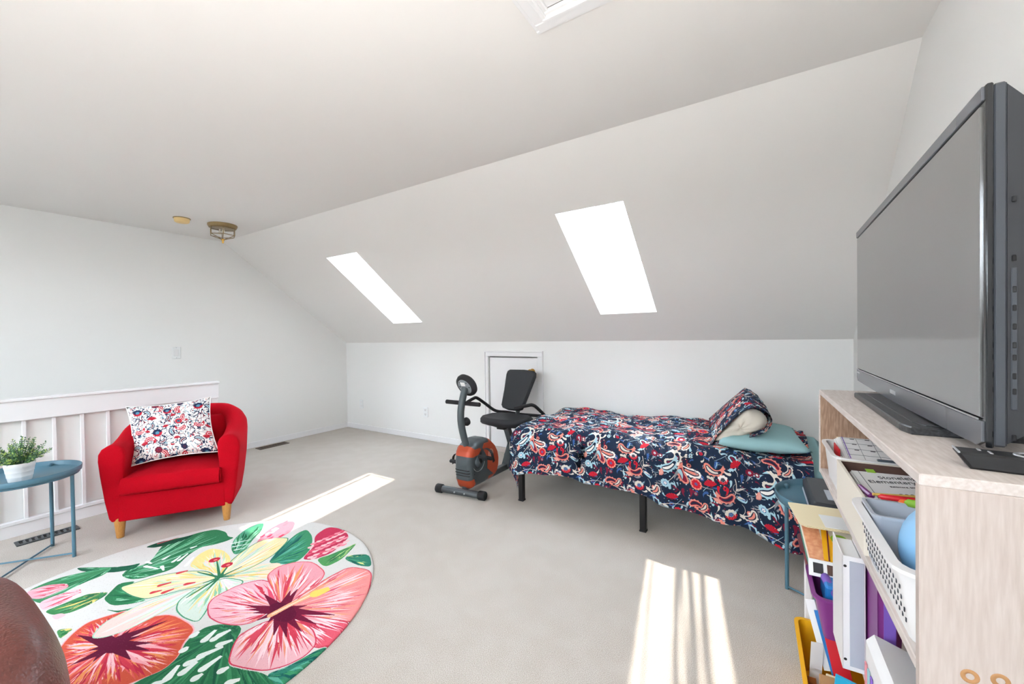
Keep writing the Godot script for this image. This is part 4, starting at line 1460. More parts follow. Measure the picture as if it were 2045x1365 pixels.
func duvet() -> void:
	var st := mb()
	var top := func(u: float, v: float) -> Vector3: return duvet_point(u, v, 0.0)
	var under := func(u: float, v: float) -> Vector3:
		var p := duvet_point(u, v, 0.0)
		var q := p + Vector3(0, -0.012, 0)
		# inside of the hanging sides
		if p.y < BT: q += Vector3(0.010 if p.x < BX0 + 0.02 else 0.0, 0.012, -0.012 if -p.z < BD0 + 0.02 else 0.0)
		return q
	var k := 1.0 / 0.50
	var uvf := func(u: float, v: float) -> Vector2: return Vector2(u * 2.13 * k + 0.35, v * 1.36 * k + 0.1)
	grid(st, 130, 96, top, uvf, false)
	grid(st, 65, 48, under, uvf, true)
	var d := obj("duvet", st, M.duvet)
	tag(d, "navy duvet with red, coral and cream paisley flowers spread over the bed", "duvet")

# pillow in a patterned case, propped on the teal pillow, open end towards the room
func sham_ring(t: float, scale := 1.0, inset := 0.0) -> Array:
	# teardrop cross-section in (x, y): tip at lower left, round end at upper right
	var tip := Vector2(-0.30, BT + 0.065).lerp(Vector2(-0.38, BT + 0.11), t)
	var hub := Vector2(-0.06, BT + 0.225).lerp(Vector2(-0.15, BT + 0.335), t)
	var r := lerpf(0.083, 0.008, pow(t, 2.4))
	var axis := (hub - tip).normalized()
	var side := axis.orthogonal()
	var l := tip.distance_to(hub)
	var up := []
	var lo := []
	for i in 11:
		var a := i / 10.0
		var w := r * pow(a, 0.75) * (1.0 + 0.15 * sin(a * PI))
		up.append(tip + axis * l * a - side * w * 1.05)
		lo.append(tip + axis * l * a + side * w * 0.75)
	var out := []
	out.append_array(up)
	for i in range(1, 8):
		var a := PI * i / 8.0
		out.append(hub + axis * sin(a) * r * 0.85 - side * cos(a) * r * (1.05 if a < PI / 2 else 0.75))
	lo.reverse()
	lo.pop_back()
	out.append_array(lo)
	var c := (tip + hub) * 0.5
	for i in out.size():
		out[i] = c + (out[i] - c) * (scale - inset)
	return out

func sham() -> void:
	var t := thing("pillow", "pillow in a navy floral case leaning on the teal pillow, cream end showing", "pillow", V(-0.15, BT, 2.9))
	var o := -t.position
	var nd := 22
	var ring0 := sham_ring(0.0)
	var n := ring0.size()
	var fn := func(u: float, v: float) -> Vector3:
		var i := int(round(v * n)) % n
		var R := sham_ring(u)
		var wr := 0.005 * sin(i * 2.1 + u * 16.0) * sin(u * PI)
		return o + V(R[i].x + wr, R[i].y + wr, 2.66 + 0.025 * sin(i * 0.9) * (1.0 - u) + u * 0.6)
	var st := mb()
	var uvf := func(u: float, v: float) -> Vector2: return Vector2(v * 1.0 * 1.9 + 0.2, u * 0.62 * 1.75)
	grid(st, nd, n, fn, uvf, false)
	obj("case", st, M.duvet, t)
	# the case's inner side, a little smaller, and the cream pillow inside
	st = mb()
	var fn2 := func(u: float, v: float) -> Vector3:
		var i := int(round(v * n)) % n
		var R := sham_ring(u * 0.3, 0.96)
		return o + V(R[i].x, R[i].y, 2.66 + 0.025 * sin(i * 0.9) * (1.0 - u * 0.3) + u * 0.2)
	grid(st, 4, n, fn2, uvf, true)
	obj("case_lining", st, M.duvet, t)
	st = mb()
	var fn3 := func(u: float, v: float) -> Vector3:
		var i := int(round(v * n)) % n
		var R := sham_ring(0.03, 0.88)
		var c := Vector2.ZERO
		for q in R: c += q / n
		var p: Vector2 = c.lerp(R[i], pow(u, 0.6))
		return o + V(p.x, p.y, 2.665 + 0.05 * pow(u, 3.0) + 0.006 * sin(i * 1.7 + u * 7.0))
	grid(st, 8, n, fn3, uv0, false)
	obj("inner_pillow", st, M.cream_cloth, t)

# ---------------------------------------------------------------- exercise bike (built in place, x = -2.02 is its middle plane)
func build_bike() -> void:
	var t := thing("exercise_bike", "grey and orange recumbent exercise bike with black seat before the access door", "exercise bike", V(-2.02, 0, 2.43))
	var o := -t.position
	var xm := -2.02
	var st := mb()
	# front stabilizer
	var a := o + V(-2.245, 0.034, 2.405)
	var b := o + V(-1.805, 0.034, 2.455)
	tube(st, [a.lerp(b, 0.10), a.lerp(b, 0.90)], 0.026, 16)
	obj("front_stabilizer", st, M.tube_grey, t)
	for q in [[0.0, 0.13], [0.87, 1.0]]:
		st = mb()
		tube(st, [a.lerp(b, q[0]), a.lerp(b, lerpf(q[0], q[1], 0.1)), a.lerp(b, lerpf(q[0], q[1], 0.9)), a.lerp(b, q[1])], [0.030, 0.034, 0.034, 0.030], 18)
		obj("end_cap", st, M.rubber, t)
	for q in [0.42, 0.62]:
		st = mb()
		lathe(st, [Vector2(0, 0.034), Vector2(0.005, 0.033), Vector2(0.007, 0.026), Vector2(0.007, 0.02)], 8, Transform3D(Basis(Vector3.RIGHT, PI / 2), a.lerp(b, q)))
		obj("bolt", st, M.silver, t)
	# main beam, rear stabilizer
	st = mb()
	bar(st, o + V(xm, 0.06, 2.47), o + V(xm, 0.06, 3.42), 0.05, 0.05, 0.006)
	obj("beam", st, M.grey_paint, t)
	st = mb()
	tube(st, [o + V(xm - 0.2, 0.034, 3.42), o + V(xm + 0.2, 0.034, 3.42)], 0.026, 14)
	obj("rear_stabilizer", st, M.tube_grey, t)
	for s in [-1, 1]:
		st = mb()
		tube(st, [o + V(xm + s * 0.17, 0.034, 3.42), o + V(xm + s * 0.235, 0.034, 3.42)], 0.034, 14)
		obj("end_cap", st, M.rubber, t)
	# flywheel housing: grey body with orange panels set proud of it
	var body := [Vector2(2.475, 0.055), Vector2(2.448, 0.12), Vector2(2.440, 0.20), Vector2(2.443, 0.27), Vector2(2.455, 0.335), Vector2(2.485, 0.375), Vector2(2.53, 0.400), Vector2(2.60, 0.417), Vector2(2.67, 0.412), Vector2(2.73, 0.385), Vector2(2.79, 0.335), Vector2(2.83, 0.275), Vector2(2.848, 0.21), Vector2(2.845, 0.15), Vector2(2.82, 0.10), Vector2(2.76, 0.06), Vector2(2.60, 0.052)]
	var fine := []
	for i in body.size():
		for k in 4: fine.append(body[i].lerp(body[(i + 1) % body.size()], k / 4.0))
	st = mb()
	round_prism_x(st, shift(fine, o), xm + o.x, 0.165, 0.045, 6)
	var shell := obj("housing", st, M.grey_paint, t)
	var rings := rounded_rings(shift(fine, o), xm + o.x, 0.165, 0.045, 6)
	var hub := o + V(xm, 0.22, 2.62)
	for q in [["front_band", 14, 20], ["rear_panel", 34, 62], ["toe_panel", -1, 4]]:
		st = mb()
		skin_x(st, rings, (q[1] + fine.size()) % fine.size(), (q[1] + fine.size()) % fine.size() + q[2] - q[1], hub, 0.0025)
		obj(q[0], st, M.orange, shell)
	for s in [-1, 1]:      # the band runs on along the flanks
		st = mb()
		prism_x(st, shift([Vector2(2.495, 0.297), Vector2(2.495, 0.352), Vector2(2.57, 0.352), Vector2(2.60, 0.31)], o), xm + o.x + s * 0.0815, 0.005, 0.001)
		obj("side_band", st, M.orange, shell)
	for s in [-1, 1]:
		st = mb()
		prism_x(st, shift([Vector2(2.605, 0.345), Vector2(2.625, 0.375), Vector2(2.72, 0.372), Vector2(2.775, 0.326), Vector2(2.812, 0.268), Vector2(2.826, 0.21), Vector2(2.82, 0.155), Vector2(2.80, 0.115), Vector2(2.765, 0.088), Vector2(2.665, 0.165), Vector2(2.672, 0.25)], o), xm + o.x + s * 0.0815, 0.005, 0.001)
		obj("side_panel", st, M.orange, shell)
		st = mb()
		var ring := []
		for k in 21:
			var ang := -2.6 + 2.4 * k / 20.0
			ring.append(o + V(xm + s * 0.0835, 0.249 + 0.075 * sin(ang), 2.553 + 0.075 * cos(ang)))
		tube(st, ring, 0.0022, 6)
		obj("pin_stripe", st, M.silver, shell)
		st = mb()   # round emblem
		var ring2 := []
		for k in 19:
			ring2.append(o + V(xm + s * 0.0845, 0.272 + 0.036 * sin(TAU * k / 18), 2.715 + 0.030 * cos(TAU * k / 18)))
		tube(st, ring2, 0.003, 6)
		tube(st, [o + V(xm + s * 0.0845, 0.245, 2.705), o + V(xm + s * 0.0845, 0.300, 2.705), o + V(xm + s * 0.0845, 0.272, 2.722), o + V(xm + s * 0.0845, 0.300, 2.738)], 0.003, 6)
		obj("emblem", st, mat(hex("c9a08e"), 0.4), shell)
	for k in 3:    # cooling grooves across the nose
		st = mb()
		var y := 0.155 + k * 0.022
		var dn: float = 2.446 if k == 0 else 2.441
		tube(st, smooth_path([o + V(xm - 0.082, y + 0.008, 2.50), o + V(xm - 0.066, y, dn + 0.012), o + V(xm - 0.045, y, dn), o + V(xm + 0.045, y, dn), o + V(xm + 0.066, y, dn + 0.012), o + V(xm + 0.082, y + 0.008, 2.50)], 4), 0.0035, 6)
		obj("groove", st, M.black, shell)
	# mast, tension knob, console, front handlebar
	st = mb()
	tube(st, smooth_path([o + V(xm, 0.355, 2.515), o + V(xm, 0.45, 2.475), o + V(xm, 0.56, 2.445), o + V(xm, 0.66, 2.445), o + V(xm, 0.75, 2.470), o + V(xm, 0.825, 2.50)], 5), 0.027, 16)
	obj("mast", st, M.grey_paint, t)
	st = mb()
	var kx := Transform3D(Basis(Vector3.RIGHT, -PI / 2 + 0.25), o + V(xm, 0.545, 2.445))
	lathe(st, [Vector2(0, 0.085), Vector2(0.026, 0.083), Vector2(0.033, 0.078), Vector2(0.034, 0.062), Vector2(0.030, 0.055), Vector2(0.022, 0.045), Vector2(0.020, 0.02)], 18, kx)
	obj("tension_knob", st, M.rubber, t)
	st = mb()
	var cx := Transform3D(Basis(Vector3(0, 1, 0), -0.10) * Basis(Vector3.RIGHT, -PI / 2 + 0.5), o + V(xm, 0.842, 2.51))
	lathe(st, [Vector2(0, 0.046), Vector2(0.055, 0.044), Vector2(0.080, 0.038), Vector2(0.094, 0.024), Vector2(0.096, 0.008), Vector2(0.090, -0.008), Vector2(0.076, -0.014), Vector2(0, -0.014)], 36, cx)
	var con := obj("console", st, M.rubber, t)
	st = mb()
	lathe(st, [Vector2(0.066, -0.0155), Vector2(0.066, -0.010)], 30, cx)
	lathe(st, [Vector2(0, -0.0165), Vector2(0.062, -0.0165), Vector2(0.066, -0.0155)], 30, cx)
	obj("back_plate", st, mat(hex("83898d"), 0.5), con)
	st = mb()
	box(st, Vector3(-0.006, -0.018, 0.026), Vector3(0.044, 0.002, 0.032), 0, cx)
	obj("sticker", st, M.paper, con)
	for q in [[-0.05, 0.0], [0.05, 0.0], [-0.035, 0.04], [0.035, 0.04], [0.0, -0.055]]:
		st = mb()
		box(st, Vector3(q[0], -0.0175, q[1]), Vector3(0.010, 0.003, 0.010), 0.001, cx)
		obj("screw_hole", st, M.black, con)
	st = mb()
	tube(st, [o + V(-2.19, 0.712, 2.475), o + V(-1.862, 0.712, 2.475)], 0.0165, 14)
	obj("front_handlebar", st, M.rubber, t)
	# cranks and pedals
	for s in [-1, 1]:
		st = mb()
		var xx: float = xm + s * 0.085
		lathe(st, [Vector2(0, 0.022), Vector2(0.018, 0.020), Vector2(0.026, 0.012), Vector2(0.044, 0.006), Vector2(0.046, -0.002)], 20, Transform3D(Basis(Vector3(0, 0, 1), -s * PI / 2), o + V(xx, 0.249, 2.553)))
		obj("hub", st, M.grey_paint, t)
		st = mb()
		var pd := o + V(xx + s * 0.028, 0.249 + s * 0.05, 2.553 - s * 0.03)
		bar(st, o + V(xx + s * 0.018, 0.249 - s * 0.006, 2.553 + s * 0.004), pd, 0.024, 0.014, 0.004, Vector3.RIGHT)
		obj("crank", st, M.black, t)
		st = mb()
		box(st, Vector3(s * 0.055, 0, 0), Vector3(0.088, 0.026, 0.10), 0.009, Transform3D(Basis(Vector3.RIGHT, -0.35), pd))
		var pedal := obj("pedal", st, M.rubber, t)
		for k in 4:
			st = mb()
			box(st, Vector3(s * 0.055, 0.014, -0.036 + k * 0.024), Vector3(0.08, 0.004, 0.008), 0.001, Transform3D(Basis(Vector3.RIGHT, -0.35), pd))
			obj("tread", st, M.black, pedal)
		st = mb()
		var arc := []
		for k in 13:
			var an := PI * k / 12.0
			arc.append(pd + Vector3(s * (0.055 - cos(an) * 0.056), 0.004 + sin(an) * 0.062, -0.01 - 0.012 * k / 12.0))
		arc.append(pd + Vector3(s * 0.115, -0.03, -0.03))
		for k in arc.size() - 1:
			bar(st, arc[k], arc[k + 1], 0.026, 0.004, 0.0, Vector3(0, 0, 1).cross(arc[k + 1] - arc[k]))
		obj("strap", st, M.black, pedal)
	# seat post, seat, backrest, side handles
	st = mb()
	bar(st, o + V(xm, 0.05, 3.06), o + V(xm, 0.235, 3.17), 0.075, 0.05, 0.005, Vector3.BACK)
	bar(st, o + V(xm, 0.225, 3.172), o + V(xm, 0.425, 3.08), 0.06, 0.045, 0.005, Vector3.BACK)
	obj("seat_post", st, M.grey_paint, t)
	st = mb()
	var seat := [Vector2(-2.255, 3.02), Vector2(-2.225, 2.965), Vector2(-2.12, 2.925), Vector2(-1.98, 2.915), Vector2(-1.87, 2.95), Vector2(-1.815, 3.00), Vector2(-1.795, 3.08), Vector2(-1.80, 3.18), Vector2(-1.87, 3.24), Vector2(-2.02, 3.255), Vector2(-2.17, 3.24), Vector2(-2.245, 3.17)]
	prism_y(st, shift2(seat, o), 0.440, 0.505, 0.016, 1)
	var so := obj("seat", st, M.pad, t)
	st = mb()
	prism_y(st, shift2([Vector2(-2.20, 3.02), Vector2(-2.02, 2.95), Vector2(-1.85, 3.02), Vector2(-1.85, 3.2), Vector2(-2.2, 3.2)], o), 0.424, 0.442, 0.004)
	bx_at(st, o, -2.06, -1.98, 0.405, 0.43, 2.98, 3.03, 0.004)
	obj("seat_pan", st, M.black, so)
	st = mb()
	var bt := Transform3D(Basis(Vector3.RIGHT, -0.28), o + V(-2.055, 0.705, 3.345))
	var back := PackedVector2Array([Vector2(-0.115, 0.20), Vector2(-0.140, 0.185), Vector2(-0.150, 0.15), Vector2(-0.150, 0.0), Vector2(-0.158, -0.15), Vector2(-0.140, -0.175), Vector2(-0.07, -0.195), Vector2(0.03, -0.195), Vector2(0.075, -0.18), Vector2(0.095, -0.14), Vector2(0.145, 0.03), Vector2(0.178, 0.14), Vector2(0.175, 0.175), Vector2(0.150, 0.195), Vector2(0.05, 0.203)])
	prism(st, back, 0.05, bt, 0.014, 1)
	obj("backrest", st, M.pad, t)
	st = mb()
	bar(st, o + V(-2.03, 0.43, 3.24), o + V(-2.05, 0.60, 3.40), 0.05, 0.02, 0.004, Vector3.RIGHT)
	obj("back_support", st, M.tube_grey, t)
	st = mb()
	tube(st, smooth_path([o + V(-2.03, 0.475, 3.36), o + V(-2.17, 0.49, 3.33), o + V(-2.255, 0.51, 3.25), o + V(-2.30, 0.60, 3.13), o + V(-2.325, 0.655, 3.05), o + V(-2.33, 0.655, 3.0), o + V(-2.335, 0.63, 2.90), o + V(-2.34, 0.615, 2.86)], 6), 0.0145, 12)
	obj("side_handle", st, M.rubber, t)
	st = mb()
	tube(st, smooth_path([o + V(-2.03, 0.475, 3.36), o + V(-1.90, 0.482, 3.34), o + V(-1.775, 0.49, 3.32), o + V(-1.735, 0.505, 3.28), o + V(-1.735, 0.59, 3.15), o + V(-1.745, 0.625, 3.09), o + V(-1.78, 0.625, 3.06), o + V(-1.875, 0.60, 2.98)], 6), 0.0145, 12)
	obj("side_handle", st, M.rubber, t)

# (d, y) points into the space of a thing at -o
func shift(pts: Array, o: Vector3) -> Array:
	return pts.map(func(p): return Vector2(p.x - o.z, p.y + o.y))

# (x, d) points likewise
func shift2(pts: Array, o: Vector3) -> Array:
	return pts.map(func(p): return Vector2(p.x + o.x, p.y - o.z))

# ---------------------------------------------------------------- red tub armchair; local axes: x to its left-right, z towards its front
func tub_path(t: float) -> Array:
	var a := 0.295
	var straight := 0.30
	var arc := PI * a
	var total := straight * 2 + arc
	var s := t * total
	if s < straight:
		return [Vector2(-a, 0.01 - s), Vector2(-1, 0)]
	if s > straight + arc:
		return [Vector2(a, 0.01 - straight + (s - straight - arc)), Vector2(1, 0)]
	var th := (s - straight) / a
	return [Vector2(-a * cos(th), 0.01 - straight - a * sin(th) * 0.98), Vector2(-cos(th), -sin(th))]

func tub_point(t: float, k: int) -> Vector3:
	var b := smoothstep(0.06, 0.40, 0.5 - absf(t - 0.5))
	var top := lerpf(0.585, 0.735, b)
	var prof := [Vector2(-0.045, 0.26), Vector2(-0.05, 0.40), Vector2(-0.058, top - 0.085), Vector2(-0.058, top - 0.055), Vector2(-0.048, top - 0.026), Vector2(-0.026, top - 0.007), Vector2(0.0, top), Vector2(0.03, top - 0.004), Vector2(0.056, top - 0.022), Vector2(0.070, top - 0.05), Vector2(0.072, top - 0.09), Vector2(0.064, 0.40), Vector2(0.045, 0.24), Vector2(0.026, 0.125), Vector2(0.016, 0.108), Vector2(-0.02, 0.105)]
	var pq := tub_path(t)
	var c: Vector2 = pq[0]
	var n: Vector2 = pq[1]
	var q: Vector2 = prof[k]
	var p := c + n * q.x
	return Vector3(p.x, q.y, p.y)

func build_armchair() -> void:
	var t := thing("armchair", "red fabric tub armchair on tapered wooden legs in front of the white railing", "armchair", V(-3.30, 0, 1.066), 0.0)
	# x axis of the chair runs along (0.538, 0.843) in (x, d); its front looks along (0.843, -0.538)
	t.basis = Basis(Vector3(0.538, 0, -0.843), Vector3.UP, Vector3(0.843, 0, 0.538))
	var st := mb()
	var nk := 15
	var fn := func(u: float, v: float) -> Vector3: return tub_point(u, int(round(v * nk)))
	grid(st, 60, nk, fn, uv0, true)
	# rounded fronts of the two arms
	for e in [0.0, 1.0]:
		var c := Vector3.ZERO
		var ring := []
		for k in nk + 1:
			ring.append(tub_point(e, k))
			c += ring[k] / (nk + 1)
		var prev := ring
		for stp in [[0.975, 0.010], [0.90, 0.017], [0.6, 0.020]]:
			var nx := []
			for k in nk + 1: nx.append(c + (ring[k] - c) * stp[0] + Vector3(0, 0, stp[1]))
			for k in nk + 1:
				var k2 := (k + 1) % (nk + 1)
				quad(st, prev[k], prev[k2], nx[k2], nx[k], (prev[k] - c) * 0.3 + Vector3(0, 0, 0.2), 1)
			prev = nx
		for k in nk + 1:
			tri(st, c + Vector3(0, 0, 0.020), prev[k], prev[(k + 1) % (nk + 1)], Vector3(0, 0, 1), 1)
	obj("tub", st, M.red, t)
	st = mb()
	box(st, Vector3(0, 0.19, -0.015), Vector3(0.552, 0.165, 0.090), 0.006)
	box(st, Vector3(0, 0.18, -0.28), Vector3(0.52, 0.15, 0.46), 0.01)
	obj("base", st, M.red, t)
	st = mb()
	# seat cushion with a soft crown
	var seat := func(u: float, v: float) -> Vector3:
		var x := (u - 0.5) * 0.505
		var z := 0.055 - v * 0.48
		var crown := 0.020 * (1 - pow(absf(u * 2 - 1), 3.0)) * (1 - pow(absf(v * 2 - 1), 4.0))
		var fold := -0.006 * exp(-pow((u - 0.55) * 22.0, 2)) * (1 - v) - 0.004 * exp(-pow((u - 0.47 - v * 0.1) * 30.0, 2)) * (1 - v)
		return Vector3(x, 0.375 + crown + fold, z)
	var sp := [[0.0, 0.365], [0.012, 0.355], [0.016, 0.33], [0.016, 0.30], [0.010, 0.283], [-0.005, 0.276]]
	grid(st, 28, 20, seat, uv0, true)
	var front := func(u: float, v: float) -> Vector3:
		var i := int(round(v * 6))
		if i == 0: return seat.call(u, 0.0)
		var q: Array = sp[i - 1]
		return Vector3((u - 0.5) * 0.505, q[1], 0.055 + q[0])
	grid(st, 28, 6, front, uv0, false)
	for s in [-1, 1]:
		bar(st, Vector3(s * 0.2525, 0.325, 0.05), Vector3(s * 0.2525, 0.325, -0.40), 0.01, 0.09, 0.004)
	obj("seat_cushion", st, M.red, t)
	for q in [[-0.278, -0.005], [0.278, -0.005], [-0.22, -0.46], [0.22, -0.46]]:
		st = mb()
		lathe(st, [Vector2(0, 0.0), Vector2(0.017, 0.0), Vector2(0.019, 0.004), Vector2(0.029, 0.108), Vector2(0.03, 0.13)], 20, Transform3D(Basis.IDENTITY, Vector3(q[0], 0, q[1])))
		obj("leg", st, M.leg_wood, t)
	# patterned cushion leaning back on the seat
	var cb := t.basis
	var ax := Vector3(1, 0.07, 0).normalized()
	var up := Vector3(-0.10, 0.80, -0.50).normalized()
	var zz := ax.cross(up).normalized()
	var bas := Basis(ax, zz.cross(ax), zz)
	# sheared a little as the photo shows it slumping to one side
	var c := Vector3(-0.055, 0.615, -0.20)
	st = mb()
	bas = Basis(bas.x, bas.y - bas.x * 0.14, bas.z)      # the cushion slumps to one side
	pillow(st, 0.48, 0.43, 0.15, Transform3D(cb * bas, Vector3.ZERO), Vector2(1.35, 1.2), 24, 0.10, 0.003)
	var cu := obj("cushion", st, M.cushion)
	cu.position = t.position + cb * c
	tag(cu, "white square cushion printed with navy and red paisley flowers on the armchair", "cushion")
	st = mb()
	var edge := []
	for k in 4 * 14 + 1:
		var s4 := k / 14.0
		var seg := int(s4) % 4
		var f := s4 - int(s4)
		var a: float = [lerpf(-1, 1, f), 1.0, lerpf(1, -1, f), -1.0][seg]
		var b: float = [-1.0, lerpf(-1, 1, f), 1.0, lerpf(1, -1, f)][seg]
		edge.append(cb * bas * Vector3(a * 0.24 * (1 - 0.10 * (1 - b * b)), b * 0.215 * (1 - 0.10 * (1 - a * a)), 0))
	tube(st, edge, 0.0035, 6, false)
	obj("piping", st, M.paper, cu)
	# plain red lumbar cushion half hidden behind it
	st = mb()
	var up2 := Vector3(0, 0.9, -0.42).normalized()
	var b2 := Basis(Vector3(1, 0, 0), up2, Vector3(1, 0, 0).cross(up2))
	pillow(st, 0.44, 0.30, 0.11, Transform3D(cb * b2, Vector3.ZERO), Vector2.ONE, 16, 0.05)
	var lu := obj("cushion", st, M.red)
	lu.name = "cushion_001"
	lu.position = t.position + cb * Vector3(0.02, 0.53, -0.385)
	tag(lu, "plain red lumbar cushion behind the patterned cushion on the armchair", "cushion")

# ---------------------------------------------------------------- blue tray tables
func tray_table(label: String, x: float, d: float, turn: float) -> Node3D:
	var t := thing("tray_table", label, "table", V(x, 0, d), turn)
	var R := 0.226
	var st := mb()
	lathe(st, [Vector2(0, 0.480), Vector2(R - 0.004, 0.480), Vector2(R, 0.484), Vector2(R + 0.002, 0.510), Vector2(R, 0.512), Vector2(R - 0.003, 0.510), Vector2(R - 0.005, 0.488), Vector2(R - 0.014, 0.4825), Vector2(0, 0.482)], 56)
	obj("tray", st, M.blue_metal, t)
	var r := 0.208
	for k in 4:
		var a := PI / 4 + k * PI / 2
		st = mb()
		var p := Vector3(cos(a) * r, 0, sin(a) * r)
		tube(st, [p, p + Vector3(0, 0.495, 0)], 0.0085, 14)
		lathe(st, [Vector2(0.0085, 0.488), Vector2(0.0105, 0.490), Vector2(0.0105, 0.498), Vector2(0.006, 0.502), Vector2(0, 0.503)], 12, Transform3D(Basis.IDENTITY, p))
		obj("leg", st, M.blue_metal, t)
	for k in 2:
		var a := PI / 4 + k * PI / 2
		st = mb()
		tube(st, [Vector3(cos(a) * r, 0.012 + k * 0.009, sin(a) * r), Vector3(-cos(a) * r, 0.012 + k * 0.009, -sin(a) * r)], 0.0048, 8)
		obj("cross_bar", st, M.blue_metal, t)
	st = mb()
	var ring := []
	for k in 41: ring.append(Vector3(cos(TAU * k / 40) * (R - 0.012), 0.474, sin(TAU * k / 40) * (R - 0.012)))
	tube(st, ring, 0.005, 6, false)
	obj("ring", st, M.blue_metal, t)
	return t

func build_tray_tables() -> void:
	tray_table("round blue metal tray table holding the potted plant by the railing", -3.505, 0.455, 0.12)
	tray_table("round blue metal tray table between the bed and the pale bookcase", 0.240, 2.225, 0.25)
	var t := thing("potted_plant", "bushy green artificial plant in a small white ribbed pot", "plant", V(-3.435, 0.482, 0.435))
	var st := mb()
	lathe(st, [Vector2(0, 0.0), Vector2(0.040, 0.0), Vector2(0.043, 0.003), Vector2(0.047, 0.025), Vector2(0.0485, 0.027), Vector2(0.0485, 0.031), Vector2(0.051, 0.050), Vector2(0.0525, 0.052), Vector2(0.0525, 0.056), Vector2(0.055, 0.075), Vector2(0.0565, 0.077), Vector2(0.058, 0.098), Vector2(0.057, 0.101), Vector2(0.054, 0.099), Vector2(0.052, 0.085), Vector2(0, 0.085)], 36)
	obj("pot", st, M.pot, t)
	st = mb()
	lathe(st, [Vector2(0.0525, 0.086), Vector2(0.03, 0.089), Vector2(0, 0.090)].map(func(p): return p), 20)
	obj("soil", st, M.soil, t)
	# stems with paired small oval leaves
	var leafs := [mb(), mb(), mb()]
	var stems := mb()
	var r := RandomNumberGenerator.new()
	r.seed = 21
	for k in 46:
		var az := TAU * k / 46.0 * 7 + r.randf() * 0.5
		var lean := r.randf_range(0.08, 1.15)
		var len := r.randf_range(0.09, 0.15)
		var dirv := Vector3(cos(az) * sin(lean), cos(lean), sin(az) * sin(lean))
		var base := Vector3(cos(az), 0, sin(az)) * r.randf() * 0.03 + Vector3(0, 0.085, 0)
		var path := []
		for i in 6:
			var q := i / 5.0
			path.append(base + dirv * len * q + Vector3(0, -0.02 * q * q * lean + 0.015 * q, 0))
		tube(stems, path, [0.0018, 0.0016, 0.0015, 0.0013, 0.0011, 0.0008], 5, false)
		for i in range(1, 12):
			var q := 0.15 + 0.85 * i / 11.0
			var p: Vector3 = path[int(q * 5)].lerp(path[mini(int(q * 5) + 1, 5)], q * 5 - int(q * 5))
			for s in 2:
				var la := i * 2.4 + s * PI + r.randf() * 0.5
				var sidev := dirv.cross(Vector3(cos(la), 0.3, sin(la))).normalized()
				var dir2 := (sidev + dirv * 0.55).normalized()
				var wv := dir2.cross(Vector3.UP + Vector3(r.randf(), r.randf(), r.randf()) * 0.6).normalized()
				var ll := r.randf_range(0.012, 0.020) * (1.15 - 0.45 * q)
				var ww := ll * 0.36
				var nn := dir2.cross(wv) * 0.0018
				var which: int = [0, 0, 1, 2, 2][r.randi() % 5]
				var L: SurfaceTool = leafs[which]
				var pts := [p, p + dir2 * ll * 0.3 + wv * ww * 0.8 + nn, p + dir2 * ll * 0.7 + wv * ww * 0.75 + nn, p + dir2 * ll, p + dir2 * ll * 0.7 - wv * ww * 0.75 + nn, p + dir2 * ll * 0.3 - wv * ww * 0.8 + nn]
				for e in range(1, 5): tri(L, pts[0], pts[e], pts[e + 1], Vector3.UP, 1)
	obj("stems", stems, M.leaf_c, t).set_meta("kind", "stuff")
	for k in 3:
		obj("leaves", leafs[k], [M.leaf_a, M.leaf_b, M.leaf_c][k], t).set_meta("kind", "stuff")

func build_recliner() -> void:
	# only the round shoulder of its back shows at the lower left
	var t := thing("leather_chair", "brown leather chair at the lower left, only its rounded back shoulder showing", "armchair", V(-1.71, 0, -0.10))
	var st := mb()
	var sh := func(u: float, v: float) -> Vector3:
		# an upright padded back, thick and well rounded
		var th := u * TAU
		var ph := v * PI / 2
		var ex := pow(absf(cos(th)), 0.55) * signf(cos(th))
		var ez := pow(absf(sin(th)), 0.75) * signf(sin(th))
		var up := pow(sin(ph), 0.75)
		var ring := pow(cos(ph), 0.55)
		return Vector3(ex * 0.40 * ring, 0.30 + up * 0.268 + 0.006 * sin(th * 5) * ring, ez * 0.19 * ring - 0.18)
	grid(st, 48, 16, sh, uv0, false)
	obj("back", st, M.leather, t)
	st = mb()
	box(st, Vector3(0, 0.20, 0.05), Vector3(0.78, 0.24, 0.62), 0.05)
	obj("seat", st, M.leather, t)
	for s in [-1, 1]:
		st = mb()
		box(st, Vector3(s * 0.36, 0.28, 0.10), Vector3(0.16, 0.42, 0.60), 0.06)
		obj("arm", st, M.leather, t)
	for q in [[-0.33, -0.28], [0.33, -0.28], [-0.33, 0.32], [0.33, 0.32]]:
		st = mb()
		lathe(st, [Vector2(0, 0.0), Vector2(0.02, 0.0), Vector2(0.025, 0.09)], 12, Transform3D(Basis.IDENTITY, Vector3(q[0], 0, q[1])))
		obj("leg", st, M.black, t)

